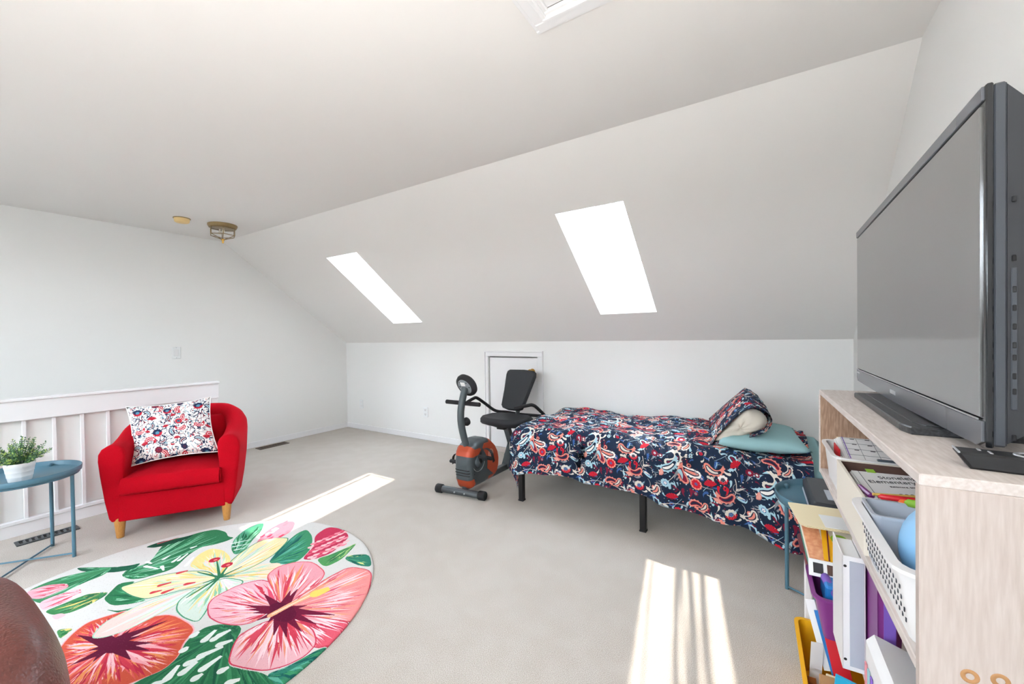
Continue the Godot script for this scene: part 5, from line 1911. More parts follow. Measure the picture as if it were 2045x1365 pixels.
func build_unseen_uplights() -> void:  # unseen uplight, set behind the camera to brighten the ceiling
	for q in UPLIGHT_SPOTS:
		var t := thing("unseen_uplight", "unseen white uplight behind the camera, placed to light the ceiling", "unseen uplight", V(q[0], 0, q[1]))
		var st := mb()
		lathe(st, [Vector2(0, 0.0), Vector2(0.13, 0.0), Vector2(0.13, 0.015), Vector2(0.03, 0.03), Vector2(0.012, 0.05)], 28)
		obj("base", st, M.white_plastic, t)
		st = mb()
		tube(st, [Vector3(0, 0.03, 0), Vector3(0, 0.86, 0)], 0.012, 12)
		obj("pole", st, M.white_plastic, t)
		st = mb()
		lathe(st, [Vector2(0, 0.85), Vector2(0.03, 0.855), Vector2(0.12, 0.90), Vector2(0.16, 0.95), Vector2(0.157, 0.952), Vector2(0.115, 0.905), Vector2(0.03, 0.862), Vector2(0, 0.86)], 32)
		obj("bowl", st, M.white_plastic, t)
		st = mb()
		lathe(st, [Vector2(0, 0.925), Vector2(0.135, 0.925), Vector2(0.135, 0.94), Vector2(0, 0.94)], 28)
		var glow := mat(Color.WHITE, 0.5)
		glow.emission_enabled = true
		glow.emission = Color(1.0, 0.985, 0.965)
		glow.emission_energy_multiplier = 3.0
		obj("uplight_disc", st, glow, t)
		var ul := SpotLight3D.new()
		ul.name = "unseen_uplight_beam"
		ul.light_color = Color(1.0, 0.985, 0.965)
		ul.light_energy = q[2]
		ul.light_size = 0.13
		ul.spot_range = 14.0
		ul.spot_attenuation = 2.0
		ul.spot_angle = 75.0
		ul.spot_angle_attenuation = 0.6
		ul.shadow_enabled = true
		ul.transform = Transform3D(Basis(Vector3.RIGHT, PI / 2), Vector3(0, 0.97, 0))
		t.add_child(ul, true)

# ---------------------------------------------------------------- bookcase and what stands in it
const SHELF_TURN := 0.0308

# a point of the bookcase: w into it from its front edge, y up, l along it from its near end
func S(w: float, y: float, l: float) -> Vector3:
	return Vector3(0.193, 0, -0.866) + Basis(Vector3.UP, SHELF_TURN) * Vector3(w, y, -l)

func build_bookcase() -> void:
	var t := thing("bookcase", "low pale whitewashed wood bookcase along the right wall under the television", "bookcase", S(0, 0, 0), SHELF_TURN)
	var L := 1.1055
	var Dp := 0.278
	var th := 0.018
	var add := func(called: String, w0: float, w1: float, y0: float, y1: float, l0: float, l1: float, m: Material) -> Node:
		var st := mb()
		box(st, Vector3((w0 + w1) / 2, (y0 + y1) / 2, -(l0 + l1) / 2), Vector3(w1 - w0, y1 - y0, l1 - l0), 0.0015)
		return obj(called, st, m, t)
	add.call("top", 0, Dp, 1.0 - th, 1.0, 0, L, M.pale_wood)
	var side: Node = add.call("side_panel", 0, Dp, 0.0, 1.0 - th, 0, th, M.pale_wood_shaded)
	add.call("side_panel", 0, Dp, 0.682, 1.0 - th, L - th, L, M.pale_wood_inside)
	add.call("support", 0.19, Dp, 0.0, 0.682, L - th, L, M.pale_wood_inside)
	var edge: Node = add.call("front_edging", -0.002, 0.003, 0.682, 1.0 - th, L - th, L, M.pale_wood)
	add.call("shelf", 0, Dp - 0.008, 0.682, 0.70, th, L, M.pale_wood)
	add.call("shelf", 0.015, Dp - 0.008, 0.347, 0.365, th, 0.60, M.pale_wood)
	add.call("support", 0.20, Dp - 0.008, 0.0, 0.347, 0.585, 0.60, M.pale_wood)
	add.call("back", Dp - 0.008, Dp, 0.0, 1.0 - th, th, L - th, M.pale_wood_inside)
	for q in [[0.055, 0.706, 0.0105], [0.086, 0.712, 0.0105]]:
		var st := mb()
		var xf := Transform3D(Basis(Vector3.RIGHT, PI / 2), Vector3(q[0], q[1], 0.0))
		lathe(st, [Vector2(q[2] * 0.45, 0.0), Vector2(q[2] * 0.5, 0.0010), Vector2(q[2] * 0.9, 0.0010), Vector2(q[2], 0.0)], 20, xf)
		obj("plug_ring", st, M.knot, side)

# ---------------------------------------------------------------- television and remote
func build_television() -> void:
	var t := thing("television", "large dark flat screen television on a black stand on top of the bookcase", "television", V(0.30, 1.0, 0.985), 0.0)
	var o := -t.position
	var d0 := 0.985
	var d1 := 2.155
	var y0 := 1.022
	var y1 := 1.622
	var st := mb()
	prism_x2(st, o, 0.300, 0.309, [Vector2(d0, y0 + 0.004), Vector2(d0, y1), Vector2(d1, y1), Vector2(d1, y0 + 0.02), Vector2(d1 - 0.02, y0), Vector2(d0 + 0.02, y0)], 0.002)
	obj("front_frame", st, M.tv_gloss, t)
	st = mb()
	bx_at(st, o, 0.2975, 0.302, y0 + 0.052, y1 - 0.030, d0 + 0.016, d1 - 0.014, 0.0005)
	obj("screen", st, M.screen, t)
	st = mb()
	bx_at(st, o, 0.2965, 0.302, y1 - 0.024, y1 - 0.001, d0 + 0.006, d1 - 0.004, 0.001)
	obj("top_bezel", st, M.bezel, t)
	st = mb()
	prism_x2(st, o, 0.2965, 0.302, [Vector2(d0 + 0.006, y0 + 0.012), Vector2(d0 + 0.006, y0 + 0.046), Vector2(d1 - 0.004, y0 + 0.046), Vector2(d1 - 0.004, y0 + 0.016), Vector2(d1 - 0.022, y0 + 0.002), Vector2(1.62, y0 - 0.004), Vector2(1.52, y0 - 0.004), Vector2(d0 + 0.03, y0 + 0.002)], 0.001)
	var bz := obj("bottom_bezel", st, M.bezel, t)
	st = mb()
	bx_at(st, o, 0.2955, 0.298, y0 + 0.0465, y0 + 0.0495, d0 + 0.02, d1 - 0.008, 0.0005)
	obj("chrome_line", st, M.silver, bz)
	st = mb()
	bx_at(st, o, 0.2957, 0.2968, y0 + 0.018, y0 + 0.030, 1.545, 1.605, 0.0003)
	obj("badge", st, M.silver, bz)
	st = mb()
	bx_at(st, o, 0.2957, 0.2968, y0 + 0.034, y0 + 0.039, 2.085, 2.14, 0.0003)
	obj("badge", st, M.silver, bz)
	st = mb()
	bx_at(st, o, 0.309, 0.325, y0 + 0.006, y1 - 0.001, d0 + 0.002, d1 - 0.002, 0.003)
	obj("casing", st, M.tv_body, t)
	st = mb()
	# back shell, tapering away from the rim
	var a := [V(0.325, y0 + 0.012, d0 + 0.004), V(0.325, y0 + 0.012, d1 - 0.004), V(0.325, y1 - 0.006, d1 - 0.004), V(0.325, y1 - 0.006, d0 + 0.004)]
	var b := [V(0.362, y0 + 0.04, d0 + 0.012), V(0.362, y0 + 0.04, d1 - 0.012), V(0.362, y1 - 0.05, d1 - 0.012), V(0.362, y1 - 0.05, d0 + 0.012)]
	var c := [V(0.405, y0 + 0.09, d0 + 0.16), V(0.405, y0 + 0.09, d1 - 0.16), V(0.405, y1 - 0.16, d1 - 0.16), V(0.405, y1 - 0.16, d0 + 0.16)]
	var ctr := V(0.33, (y0 + y1) / 2, (d0 + d1) / 2)
	for k in 4:
		var k2 := (k + 1) % 4
		quad(st, o + a[k], o + a[k2], o + b[k2], o + b[k], (a[k] + b[k2]) * 0.5 - ctr)
		quad(st, o + b[k], o + b[k2], o + c[k2], o + c[k], (b[k] + c[k2]) * 0.5 - ctr)
	quad(st, o + c[0], o + c[1], o + c[2], o + c[3], Vector3.RIGHT)
	var back := obj("back_shell", st, M.tv_back, t)
	# sockets down the near edge of the back
	st = mb()
	bx_at(st, o, 0.329, 0.336, 1.09, 1.32, d0 + 0.003, d0 + 0.012, 0.001)
	obj("socket_strip", st, M.tv_body, back)
	for y in [1.12, 1.145, 1.175, 1.195, 1.225, 1.255, 1.285, 1.335, 1.43, 1.045]:
		st = mb()
		bx_at(st, o, 0.3300, 0.3345, y - 0.005, y + 0.005, d0 + 0.0015, d0 + 0.010, 0.001)
		obj("socket", st, M.black, back)
	# stand
	st = mb()
	prism_y(st, shift2([Vector2(0.238, 1.775), Vector2(0.241, 1.225), Vector2(0.252, 1.185), Vector2(0.415, 1.185), Vector2(0.415, 1.775)], o), 0.0, 0.017, 0.003)
	var base := obj("stand_base", st, M.dusty, t)
	st = mb()
	prism_y(st, shift2([Vector2(0.262, 1.755), Vector2(0.266, 1.245), Vector2(0.28, 1.205), Vector2(0.40, 1.205), Vector2(0.40, 1.755)], o), 0.0165, 0.0185, 0.001)
	obj("glass_top", st, M.dusty, base)
	st = mb()
	bx_at(st, o, 0.316, 0.352, 1.015, 1.10, 1.40, 1.60, 0.005)
	obj("neck", st, M.black, t)
	st = mb()
	bx_at(st, o, 0.300, 0.316, 1.0165, 1.024, 1.44, 1.56, 0.002)
	obj("neck_plate", st, M.bezel, t)
	# remote lying in front of it
	t = thing("remote_control", "black remote control with silver ring of buttons on the near end of the bookcase", "remote", V(0.258, 1.0, 0.955), -0.10)
	st = mb()
	# side profile: the nose slopes back under itself
	var xf := Transform3D(Basis.IDENTITY, Vector3(0, 0, 0))
	prism(st, PackedVector2Array([Vector2(0.012, 0.0), Vector2(-0.002, 0.022), Vector2(0.0, 0.026), Vector2(0.20, 0.026), Vector2(0.20, 0.002), Vector2(0.19, 0.0)]), 0.044, xf, 0.004)
	obj("body", st, M.black, t)
	st = mb()
	tube(st, [Vector3(-0.001, 0.0255, -0.022), Vector3(-0.001, 0.0255, 0.022)], 0.0016, 6)
	obj("nose_trim", st, M.silver, t)
	st = mb()
	var rg := []
	for k in 25: rg.append(Vector3(0.082 + cos(TAU * k / 24) * 0.019, 0.0265, sin(TAU * k / 24) * 0.017))
	tube(st, rg, 0.0034, 8, false, 0.6)
	obj("button_ring", st, M.silver, t)
	st = mb()
	lathe(st, [Vector2(0.008, 0.0), Vector2(0.007, 0.003), Vector2(0, 0.0035)], 14, Transform3D(Basis.IDENTITY, Vector3(0.082, 0.025, 0)))
	obj("button", st, M.silver, t)
	for q in [[0.026, -0.010, 0.012], [0.036, 0.004, 0.018]]:
		st = mb()
		box(st, Vector3(q[0], 0.0262, q[1]), Vector3(0.004, 0.002, q[2]), 0.0008)
		obj("button", st, M.silver, t)
	for k in 12:
		st = mb()
		box(st, Vector3(0.122 + (k / 3) * 0.017, 0.0256, (k % 3 - 1) * 0.014), Vector3(0.010, 0.0025, 0.009), 0.001)
		obj("button", st, M.redplastic if k == 0 else M.tv_body, t)

func prism_x2(st: SurfaceTool, o: Vector3, x0: float, x1: float, pts: Array, bev: float) -> void:
	prism_x(st, shift(pts, o), (x0 + x1) / 2 + o.x, x1 - x0, bev)

# an open tray with flaring sides: w x d at the rim, h high, origin at the middle of its floor
func open_bin(st: SurfaceTool, w: float, d: float, h: float, flare: float, th: float, lip: float, r := 0.02) -> void:
	var levels := [[-flare, 0.0, 0.0], [0.0, h, 0.0], [lip, h, 0.0], [lip, h + 0.006, 0.0], [-th, h + 0.006, 0.0], [-th - flare, th, 0.0]]
	var rings := []
	for lv in levels:
		var ring := []
		for p in rounded_rect(w + 2 * lv[0], d + 2 * lv[0], maxf(0.004, r + lv[0] * 0.5), 4):
			ring.append(Vector3(p.x, lv[1], p.y))
		rings.append(ring)
	var n: int = rings[0].size()
	for i in rings.size() - 1:
		for k in n:
			var k2 := (k + 1) % n
			var mid: Vector3 = (rings[i][k] + rings[i + 1][k2]) * 0.5
			var out: Vector3 = [Vector3(mid.x, 0, mid.z), Vector3.DOWN, Vector3(mid.x, 0, mid.z), Vector3.UP, Vector3(-mid.x, 0, -mid.z)][i]
			quad(st, rings[i][k], rings[i][k2], rings[i + 1][k2], rings[i + 1][k], out, 1 if i == 0 or i == 4 else -1)
	for k in n:
		tri(st, Vector3(0, 0, 0), rings[0][k], rings[0][(k + 1) % n], Vector3.DOWN)
		tri(st, Vector3(0, th, 0), rings[5][k], rings[5][(k + 1) % n], Vector3.UP)

func text_at(parent: Node, called: String, s: String, font: Font, size: float, xf: Transform3D, m: Material) -> void:
	var tm := TextMesh.new()
	tm.text = s
	tm.font = font
	tm.font_size = 48
	tm.pixel_size = size / 48.0
	tm.depth = 0.0006
	tm.horizontal_alignment = HORIZONTAL_ALIGNMENT_LEFT
	tm.material = m
	var o := MeshInstance3D.new()
	o.name = called
	o.mesh = tm
	o.transform = xf
	parent.add_child(o, true)

func card(called: String, label: String, cat: String, at: Vector3, size: Vector3, basis_: Basis, m: Material, bev := 0.001) -> MeshInstance3D:
	var st := mb()
	box(st, Vector3.ZERO, size, bev)
	var o := obj(called, st, m)
	o.transform = Transform3D(basis_, at)
	tag(o, label, cat)
	return o

func build_shelf_contents() -> void:
	var B := Basis(Vector3.UP, SHELF_TURN)
	# --- far white basket with papers
	var t := thing("basket", "white plastic basket of papers at the far end of the top shelf", "basket", S(0.135, 0.70, 0.905), SHELF_TURN)
	var st := mb()
	open_bin(st, 0.262, 0.26, 0.118, 0.012, 0.004, 0.008, 0.03)
	obj("body", st, M.white_plastic, t)
	st = mb()
	box(st, Vector3(0.035, 0.127, 0.127), Vector3(0.13, 0.006, 0.012), 0.002)
	obj("label_strip", st, M.slate, t)
	var f := card("folder", "peach paper folder standing at the back of the far white basket", "folder", S(0.135, 0.778, 1.010), Vector3(0.19, 0.125, 0.004), B * Basis(Vector3.RIGHT, -0.12), M.manila)
	f.set_meta("label", "peach paper folder standing at the back of the far white basket")
	card("folder", "thin red folder edge inside the far white basket", "folder", S(0.025, 0.775, 0.90), Vector3(0.004, 0.115, 0.10), B, M.redplastic).name = "folder_001"
	t = thing("calendar", "white calendar sheets ruled in squares lying in the far white basket", "calendar", S(0.145, 0.826, 0.905), SHELF_TURN)
	t.basis = B * Basis(Vector3.RIGHT, 0.22)
	for k in 4:
		st = mb()
		box(st, Vector3(0.004 * k - 0.008, -0.012 + k * 0.004, 0.002 * k), Vector3(0.215, 0.0026, 0.185), 0.0004)
		obj("sheet", st, M.paper, t)
	st = mb()
	for k in 6: box(st, Vector3(-0.098 + k * 0.041, 0.0018, 0.004), Vector3(0.0008, 0.0006, 0.170))
	for k in 5: box(st, Vector3(0.004, 0.0018, -0.080 + k * 0.042), Vector3(0.204, 0.0006, 0.0008))
	obj("ruled_lines", st, M.slate, t)
	for k in 12:
		st = mb()
		box(st, Vector3(-0.068 + (k % 4) * 0.041, 0.0020, -0.074 + (k / 4) * 0.042), Vector3(0.012, 0.0006, 0.004))
		obj("date_mark", st, M.ink, t)
	st = mb()
	box(st, Vector3(-0.094, 0.0026, 0.003), Vector3(0.0025, 0.001, 0.178))
	obj("margin_line", st, M.violet, t)
	# --- cream box with the school booklet
	t = thing("storage_box", "cream cardboard box with a dark inside on the middle of the top shelf", "box", S(0.132, 0.70, 0.545), SHELF_TURN)
	st = mb()
	for q in [[-0.128, 0.0, 0.008, 0.36], [0.128, 0.0, 0.008, 0.36]]:
		box(st, Vector3(q[0], 0.065, q[1]), Vector3(q[2], 0.13, q[3]), 0.001)
	for z in [-0.176, 0.176]:
		box(st, Vector3(0, 0.065, z), Vector3(0.25, 0.13, 0.008), 0.001)
	box(st, Vector3(0, 0.003, 0), Vector3(0.26, 0.006, 0.36), 0.001)
	obj("body", st, M.card, t)
	st = mb()
	box(st, Vector3(0, 0.066, -0.170), Vector3(0.247, 0.124, 0.003))
	box(st, Vector3(-0.122, 0.064, 0), Vector3(0.003, 0.122, 0.34))
	box(st, Vector3(0, 0.009, 0), Vector3(0.247, 0.004, 0.34))
	obj("lining", st, M.card_inside, t)
	t = thing("school_booklet", "white school booklet with black title lying in the cream box", "booklet", S(0.140, 0.792, 0.555))
	t.basis = B * Basis(Vector3.UP, 0.10) * Basis(Vector3.RIGHT, 0.16)
	for k in 3:
		st = mb()
		box(st, Vector3(0.003 * k, -0.010 + k * 0.005, 0.002 * k), Vector3(0.215, 0.004, 0.27), 0.0006)
		obj("page_block" if k < 2 else "cover", st, M.paper, t)
	st = mb()
	box(st, Vector3(-0.086, 0.0026, 0.004), Vector3(0.001, 0.0008, 0.265))
	obj("spine_line", st, M.slate, t)
	st = mb()
	box(st, Vector3(-0.055, 0.002, -0.138), Vector3(0.020, 0.002, 0.022), 0.0004)
	obj("index_tab", st, M.green, t)
	var font := SystemFont.new()
	font.font_names = PackedStringArray(["Droid Sans"])
	var lie := Basis(Vector3.UP, 0.16) * Basis(Vector3.RIGHT, -PI / 2)
	var lines := [["Stoneleigh", -0.050, -0.098, 0.021], ["Elementary School", -0.080, -0.068, 0.021], ["Baltimore, MD", -0.040, -0.048, 0.009], ["2006-2007", -0.034, -0.004, 0.021]]
	for q in lines:
		text_at(t, "title", q[0], font, q[3], Transform3D(lie, Vector3(q[1] + 0.5 * 0.0, 0.0026, q[2])), M.ink)
	# things lying on the booklet
	card("marker", "purple marker lying on the school booklet's left side", "marker", S(0.020, 0.822, 0.462), Vector3(0.014, 0.012, 0.075), B * Basis(Vector3.UP, 0.15), M.purple, 0.004)
	t = thing("pencil", "yellow pencil lying across the near edge of the school booklet", "pencil", S(0.045, 0.838, 0.400), SHELF_TURN + 0.25)
	st = mb()
	tube(st, [Vector3(-0.025, 0, 0), Vector3(0.11, 0.002, 0)], 0.0034, 6)
	obj("shaft", st, M.pencil, t)
	st = mb()
	tube(st, [Vector3(0.11, 0.002, 0), Vector3(0.128, 0.002, 0)], [0.0034, 0.0006], 6)
	obj("tip", st, M.slate, t)
	var pens := [[0.050, 0.838, 0.385, 0.10, M.redplastic, "pen", "red pen with rounded grip on the near edge of the cream box", 0.0062], [0.078, 0.838, 0.365, 0.35, M.orange_bright, "highlighter", "orange highlighter beside the red pen in the top shelf", 0.0075], [0.088, 0.842, 0.350, -0.18, M.green, "highlighter", "lime green highlighter next to the blue ball in the top shelf", 0.0085]]
	for p in pens:
		t = thing(p[5], p[6], "pen", S(p[0], p[1], p[2]), SHELF_TURN + p[3])
		st = mb()
		tube(st, [Vector3(-0.022, 0, 0), Vector3(-0.016, 0, 0), Vector3(0.06, 0, 0), Vector3(0.068, 0, 0)], [0.002, p[7], p[7], p[7] * 0.6], 10)
		obj("barrel", st, p[4], t)
		st = mb()
		tube(st, [Vector3(0.066, 0, 0), Vector3(0.092, 0, 0)], [p[7] * 0.95, p[7] * 0.85], 10)
		obj("cap", st, M.redplastic if p[7] > 0.008 else p[4], t)
	# --- perforated laundry basket at the near end
	t = thing("basket", "white perforated laundry basket at the near end of the top shelf", "basket", S(0.106, 0.70, 0.203), SHELF_TURN)
	st = mb()
	open_bin(st, 0.238, 0.345, 0.125, 0.020, 0.004, 0.012, 0.035)
	obj("body", st, M.white_plastic, t)
	st = mb()
	var hole := mat(hex("3c4048"), 0.8)
	for side in [-1, 1]:
		for row in 4:
			for col in 16:
				var y := 0.030 + row * 0.019
				var x: float = side * (0.119 - 0.020 * (1.0 - y / 0.125) + 0.0006)
				box(st, Vector3(x, y, -0.135 + col * 0.0178 + (row % 2) * 0.004), Vector3(0.0012, 0.007, 0.0038))
	obj("perforations", st, hole, t).set_meta("kind", "stuff")
	t = thing("storage_tub", "pale grey plastic tub inside the near white laundry basket", "tub", S(0.045, 0.716, 0.300), SHELF_TURN)
	st = mb()
	open_bin(st, 0.10, 0.105, 0.118, 0.008, 0.003, 0.003, 0.012)
	obj("body", st, M.grey_plastic, t)
	card("tray", "dark slate tray standing behind the grey tub in the laundry basket", "tray", S(0.15, 0.775, 0.352), Vector3(0.12, 0.12, 0.012), B, M.slate, 0.003)
	t = thing("ball", "smooth light blue ball sitting in the near white laundry basket", "ball", S(0.122, 0.812, 0.165))
	st = mb()
	var prof := []
	for k in 19: prof.append(Vector2(sin(PI * k / 18.0) * 0.107, -cos(PI * k / 18.0) * 0.107))
	lathe(st, prof, 36)
	obj("skin", st, M.lightblue, t)
	st = mb()
	lathe(st, [Vector2(0.006, 0.0), Vector2(0.005, 0.002), Vector2(0, 0.002)], 10, Transform3D(Basis(Vector3(0, 0, 1), -1.2), Vector3(0.0998, 0.0387, 0)))
	obj("valve", st, M.white_plastic, t)

	# --- lower compartment: ring binders standing on the half shelf
	binder("white ring binder standing upright with its spine to the room", S(-0.028, 0.365, 0.45), 0.046, 0.29, 0.145, M.white_plastic, M.grey_plastic)
	binder("purple ring binder standing right of the white ring binder", S(0.022, 0.365, 0.36), 0.034, 0.29, 0.225, M.purple, M.violet)
	# white zip case with a striped side, lying on its long edge
	t = thing("storage_case", "white storage case with candy striped side at the near end of lower shelf", "case", S(0.042, 0.366, 0.175), SHELF_TURN)
	st = mb()
	var cs := PackedVector2Array([Vector2(-0.05, 0.0), Vector2(-0.048, 0.165), Vector2(-0.034, 0.182), Vector2(0.06, 0.150), Vector2(0.06, 0.0)])
	prism(st, cs, 0.30, Transform3D.IDENTITY, 0.006)
	obj("shell", st, M.white_plastic, t)
	st = mb()
	box(st, Vector3(0.012, 0.169, 0), Vector3(0.085, 0.004, 0.27), 0.001, Transform3D(Basis(Vector3(0, 0, 1), -0.33), Vector3(0.0, 0.005, 0)))
	obj("lid", st, M.grey_plastic, t)
	for k in 12:
		st = mb()
		box(st, Vector3(-0.051, 0.066, -0.128 + k * 0.0233), Vector3(0.003, 0.115, 0.012), 0.0005)
		obj("stripe", st, [M.pink, M.teal, M.violet, M.pink][k % 4], t)
	t = thing("pencil", "thick yellow pencil leaning on the striped white case", "pencil", S(-0.022, 0.40, 0.235), SHELF_TURN)
	t.name = "pencil_001" if not has_node("pencil_001") else t.name
	st = mb()
	tube(st, [Vector3(0, -0.03, 0), Vector3(0.012, 0.06, 0.03)], 0.006, 8)
	obj("shaft", st, M.yellow, t)
	st = mb()
	tube(st, [Vector3(0, -0.03, 0), Vector3(-0.0025, -0.05, -0.006)], [0.006, 0.001], 8)
	obj("tip", st, M.slate, t)
	card("folder", "red folder standing behind the white ring binder", "folder", S(0.075, 0.578, 0.575), Vector3(0.12, 0.19, 0.004), B, M.redplastic).name = "folder_002"

	# --- toy rack of white posts with coloured bins at the far end, sticking out in front of the bookcase
	t = thing("toy_rack", "white plastic rack holding colored bins at the far end of the bookcase", "rack", V(0.25, 0, 1.72), SHELF_TURN)
	for q in [[-0.125, -0.205], [0.06, 0.20], [0.155, -0.205], [0.155, 0.20]]:
		st = mb()
		box(st, Vector3(q[0], 0.19, q[1]), Vector3(0.026, 0.38, 0.022), 0.004)
		obj("post", st, M.white_plastic, t)
	for y in [0.08, 0.295]:
		for z in [-0.205, 0.20]:
			st = mb()
			box(st, Vector3(0.015 if z < 0 else 0.108, y, z), Vector3(0.255 if z < 0 else 0.07, 0.018, 0.014), 0.003)
			obj("rail", st, M.white_plastic, t)
	for x in [0.06, 0.155]:
		st = mb()
		box(st, Vector3(x, 0.295, 0), Vector3(0.014, 0.012, 0.385), 0.003)
		obj("cross_rail", st, M.white_plastic, t)
	toy_bin("maroon plastic bin at the far end of the toy rack", V(0.235, 0.302, 1.825), 0.285, 0.155, 0.145, M.maroon)
	toy_bin("purple plastic bin holding blue and violet things in the toy rack", V(0.242, 0.302, 1.605), 0.27, 0.20, 0.125, M.purple)
	toy_bin("yellow plastic bin stuffed with papers on the floor before the toy rack", V(0.190, 0.002, 1.60), 0.215, 0.44, 0.165, M.yellow)
	# in the purple bin
	t = thing("blue_box", "blue ridged plastic box inside the purple bin", "box", V(0.225, 0.418, 1.60), SHELF_TURN)
	st = mb()
	box(st, Vector3.ZERO, Vector3(0.18, 0.07, 0.12), 0.006)
	obj("body", st, M.blue, t)
	for k in 4:
		st = mb()
		box(st, Vector3(-0.05 + k * 0.03, 0.036, 0), Vector3(0.014, 0.006, 0.11), 0.002)
		obj("rib", st, M.cyan, t)
	t = thing("toy_tube", "glossy violet inflatable tube draped over the purple bin's edge", "toy", V(0.155, 0.425, 1.62))
	st = mb()
	tube(st, smooth_path([Vector3(-0.03, 0.03, -0.19), Vector3(-0.02, 0.028, -0.08), Vector3(-0.012, 0.022, 0.02), Vector3(0.0, 0.012, 0.065)], 5), 0.013, 12)
	obj("tube", st, M.violet, t)
	st = mb()
	var rr := []
	for k in 21: rr.append(Vector3(0.012 + cos(TAU * k / 20) * 0.016, 0.012 + sin(TAU * k / 20) * 0.012, 0.078))
	tube(st, rr, 0.005, 8, false)
	obj("mouth", st, M.violet, t)
	card("picture_pack", "white card with small dark pictures between picture book and purple bin", "card", V(0.185, 0.468, 1.615), Vector3(0.17, 0.05, 0.004), B * Basis(Vector3.RIGHT, -0.5), M.paper)
	for k in 4:
		st = mb()
		box(st, Vector3(-0.060 + k * 0.036, 0.0, 0.0026), Vector3(0.026, 0.030, 0.001))
		obj("picture", st, [M.ink, M.card_inside, M.slate, M.card_inside][k], get_node("picture_pack"))
	# picture book on top of the bins
	t = thing("picture_book", "peach and beige picture book with green leaf print lying on the bins", "book", V(0.190, 0.500, 1.735))
	t.basis = Basis(Vector3.UP, 0.10) * Basis(Vector3.RIGHT, 0.34)
	st = mb()
	box(st, Vector3.ZERO, Vector3(0.19, 0.016, 0.20), 0.001)
	obj("pages", st, M.manila, t)
	st = mb()
	box(st, Vector3(0, -0.0095, 0), Vector3(0.196, 0.003, 0.206), 0.001)
	obj("back_cover", st, mat(hex("3f7f74"), 0.5), t)
	st = mb()
	box(st, Vector3(0, 0.0095, 0), Vector3(0.196, 0.003, 0.206), 0.001)
	obj("front_cover", st, M.card, t)
	st = mb()
	box(st, Vector3(-0.070, 0.0113, 0), Vector3(0.048, 0.0008, 0.20))
	obj("printed_panel", st, grain(mat(hex("ecb593"), 0.5), noise_tex(0.03, 256, Color(0.88, 0.74, 0.66), Color(1, 1, 0.95), 41, 4), Vector3(6, 6, 6)), t)
	for q in [[0.004, -0.02, 0.3], [0.006, 0.035, -0.25]]:
		st = mb()
		prism_y(st, Array(ellipse(0.024, 0.020, q[2])).map(func(p): return p + Vector2(q[0], -q[1])), 0.0110, 0.0125)
		obj("leaf_print", st, M.green, t)
	for q in [[-0.042, 0.0, 0.10], [-0.018, 0.01, -0.14]]:
		var y := thing("paper_strip", "pointed yellow paper strip lying on the picture book, %s one" % ("left" if q[0] < -0.03 else "right"), "paper", t.position)
		y.basis = t.basis
		st = mb()
		prism_y(st, [Vector2(q[0] - 0.014, -0.085), Vector2(q[0] + 0.010, -0.090), Vector2(q[0] + q[2] * 0.1 + 0.004, 0.09), Vector2(q[0] + q[2] * 0.1 - 0.004, 0.09)], 0.0128, 0.0150)
		obj("strip", st, M.yellow, y)
	st = mb()
	box(st, Vector3(-0.030, 0.0165, 0.0), Vector3(0.004, 0.003, 0.19), 0.001, Transform3D(Basis(Vector3.UP, -0.14), Vector3.ZERO))
	var ps := obj("craft_stick", st, M.maroon)
	ps.transform = t.transform * ps.transform
	tag(ps, "thin maroon stick lying between the yellow paper strips", "stick")
	# folders piled above
	card("book_stack", "grey green hardback under the manila folder", "book", V(0.215, 0.527, 1.89), Vector3(0.20, 0.035, 0.10), B, mat(hex("7d8a86"), 0.6), 0.002)
	t = thing("manila_folder", "cream manila folder lying flat above the picture book", "folder", V(0.175, 0.552, 1.838), 0.0)
	t.basis = Basis(Vector3.UP, 0.10)
	for k in 2:
		st = mb()
		prism_y(st, [Vector2(-0.110, 0.105), Vector2(-0.102, -0.085), Vector2(-0.085, -0.105), Vector2(0.15, -0.105), Vector2(0.15, 0.105)], -0.003 + k * 0.004, -0.001 + k * 0.004)
		obj("leaf", st, M.manila, t)
	card("sheet", "white paper sheet lying on the right half of the manila folder", "paper", V(0.225, 0.5565, 1.80), Vector3(0.15, 0.002, 0.11), Basis(Vector3.UP, 0.10), M.paper, 0.0003)
	# device on the far tray table
	t = thing("label_printer", "dark grey electronic device with pale display on the far tray table", "device", V(0.235, 0.483, 2.19), SHELF_TURN)
	st = mb()
	prism_y(st, Array(rounded_rect(0.21, 0.36, 0.022, 5)), 0.004, 0.060, 0.014, 1)
	obj("body", st, mat(hex("2b2e35"), 0.4), t)
	st = mb()
	prism_y(st, Array(rounded_rect(0.214, 0.364, 0.024, 5)), 0.0, 0.012, 0.003)
	obj("base_plate", st, M.grey_plastic, t)
	st = mb()
	box(st, Vector3(0.02, 0.0612, 0.06), Vector3(0.13, 0.003, 0.12), 0.001)
	obj("display", st, M.grey_plastic, t)
	for k in 3:
		st = mb()
		box(st, Vector3(0.025, 0.0632, 0.025 + k * 0.035), Vector3(0.10, 0.001, 0.016), 0.0003)
		obj("display_band", st, [M.teal, M.blue_metal, M.teal][k], t)
	st = mb()
	box(st, Vector3(-0.01, 0.0605, -0.09), Vector3(0.004, 0.002, 0.10), 0.0005)
	obj("seam", st, M.grey_plastic, t)
	# papers in the yellow bin
	card("envelope", "white envelope standing at the left of the yellow bin", "envelope", V(0.116, 0.135, 1.60), Vector3(0.034, 0.20, 0.002), Basis(Vector3(0, 0, 1), -0.05) * Basis(Vector3.UP, 0.3), M.paper, 0.0003)
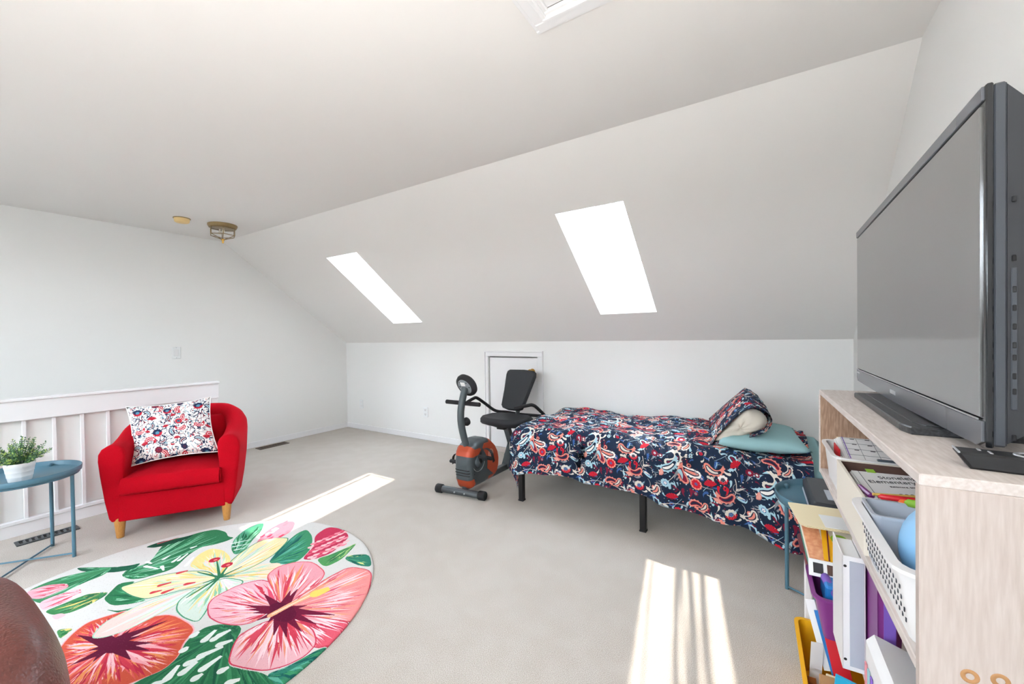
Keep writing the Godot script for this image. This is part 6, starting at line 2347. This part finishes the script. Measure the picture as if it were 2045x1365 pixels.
	card("envelope", "brown card standing at the front left corner of the yellow bin", "card", V(0.108, 0.085, 1.56), Vector3(0.022, 0.12, 0.002), Basis(Vector3(0, 0, 1), 0.08), mat(hex("a8632f"), 0.7), 0.0003).name = "cardboard_piece"
	card("envelope", "cream paper bag standing in the middle of the yellow bin", "bag", V(0.150, 0.105, 1.53), Vector3(0.034, 0.17, 0.012), Basis(Vector3(0, 0, 1), -0.04), M.manila, 0.002).name = "paper_bag"
	var mg := [["white and grey magazine leaning in the yellow bin", 0.128, 0.245, 1.63, 0.026, 0.20, M.paper, 0.24], ["blue and white magazine leaning beside the red folder", 0.146, 0.235, 1.605, 0.020, 0.19, M.blue, 0.24], ["bright red folder leaning under the purple bin", 0.166, 0.245, 1.575, 0.045, 0.19, M.redplastic, 0.20]]
	for q in mg:
		card("magazine", q[0], "magazine", V(q[1], q[2], q[3]), Vector3(q[4], q[5], 0.004), Basis(Vector3(0, 0, 1), q[7]) * Basis(Vector3.RIGHT, -0.2), q[6], 0.0005).name = numbered("magazine") if has_node("magazine") and get_node("magazine").get_meta("label") != q[0] else "magazine"
	# teal book at the very bottom
	t = thing("activity_book", "bright teal paperback with white letters near the foot of the white binder", "book", V(0.168, 0.275, 1.285))
	t.basis = Basis(Vector3(0, 0, 1), -0.10) * Basis(Vector3.UP, -0.15)
	st = mb()
	box(st, Vector3.ZERO, Vector3(0.085, 0.16, 0.010), 0.001)
	obj("cover", st, M.cyan, t)
	text_at(t, "title", "DS", font, 0.032, Transform3D(Basis.IDENTITY, Vector3(-0.018, 0.052, 0.0052)), M.paper)
	card("bottom_box", "tan cardboard box standing in the yellow bin behind the teal paperback", "box", V(0.175, 0.10, 1.46), Vector3(0.11, 0.19, 0.12), B, mat(hex("b58a5c"), 0.8), 0.002)

func ellipse(a: float, b: float, turn: float, n := 18) -> PackedVector2Array:
	var out := PackedVector2Array()
	for k in n: out.append(Vector2(cos(TAU * k / n) * a, sin(TAU * k / n) * b).rotated(turn))
	return out

func binder(label: String, at: Vector3, w: float, h: float, dp: float, m: Material, m2: Material) -> void:
	# at: near left foot; its spine looks along the bookcase towards the room
	var t := thing("ring_binder", label, "binder", at, SHELF_TURN)
	var st := mb()
	box(st, Vector3(0.0015, h / 2, -dp / 2), Vector3(0.003, h, dp), 0.001)
	box(st, Vector3(w - 0.0015, h / 2, -dp / 2), Vector3(0.003, h, dp), 0.001)
	obj("cover", st, m, t)
	st = mb()
	box(st, Vector3(w / 2, h / 2, -0.0015), Vector3(w, h, 0.003), 0.001)
	var sp := obj("spine", st, m, t)
	st = mb()
	box(st, Vector3(w / 2 + w * 0.12, h / 2, 0.0006), Vector3(w * 0.62, h * 0.92, 0.001), 0.0004)
	obj("label_pocket", st, m2, sp)
	for y in [0.09, 0.91]:
		st = mb()
		lathe(st, [Vector2(0.0035, 0.0), Vector2(0.003, 0.0012), Vector2(0, 0.0014)], 10, Transform3D(Basis(Vector3.RIGHT, PI / 2), Vector3(w * 0.12, h * y, 0.0)))
		obj("rivet", st, M.black, sp)
	st = mb()
	box(st, Vector3(w / 2, h * 0.49, -dp * 0.54), Vector3(w - 0.010, h * 0.93, dp * 0.86), 0.001)
	obj("pages", st, M.paper, t)

func toy_bin(label: String, at: Vector3, w: float, d: float, h: float, m: Material) -> void:
	var t := thing("toy_bin", label, "bin", at, SHELF_TURN)
	var st := mb()
	open_bin(st, w, d, h, 0.022, 0.003, 0.009, 0.025)
	obj("body", st, m, t)
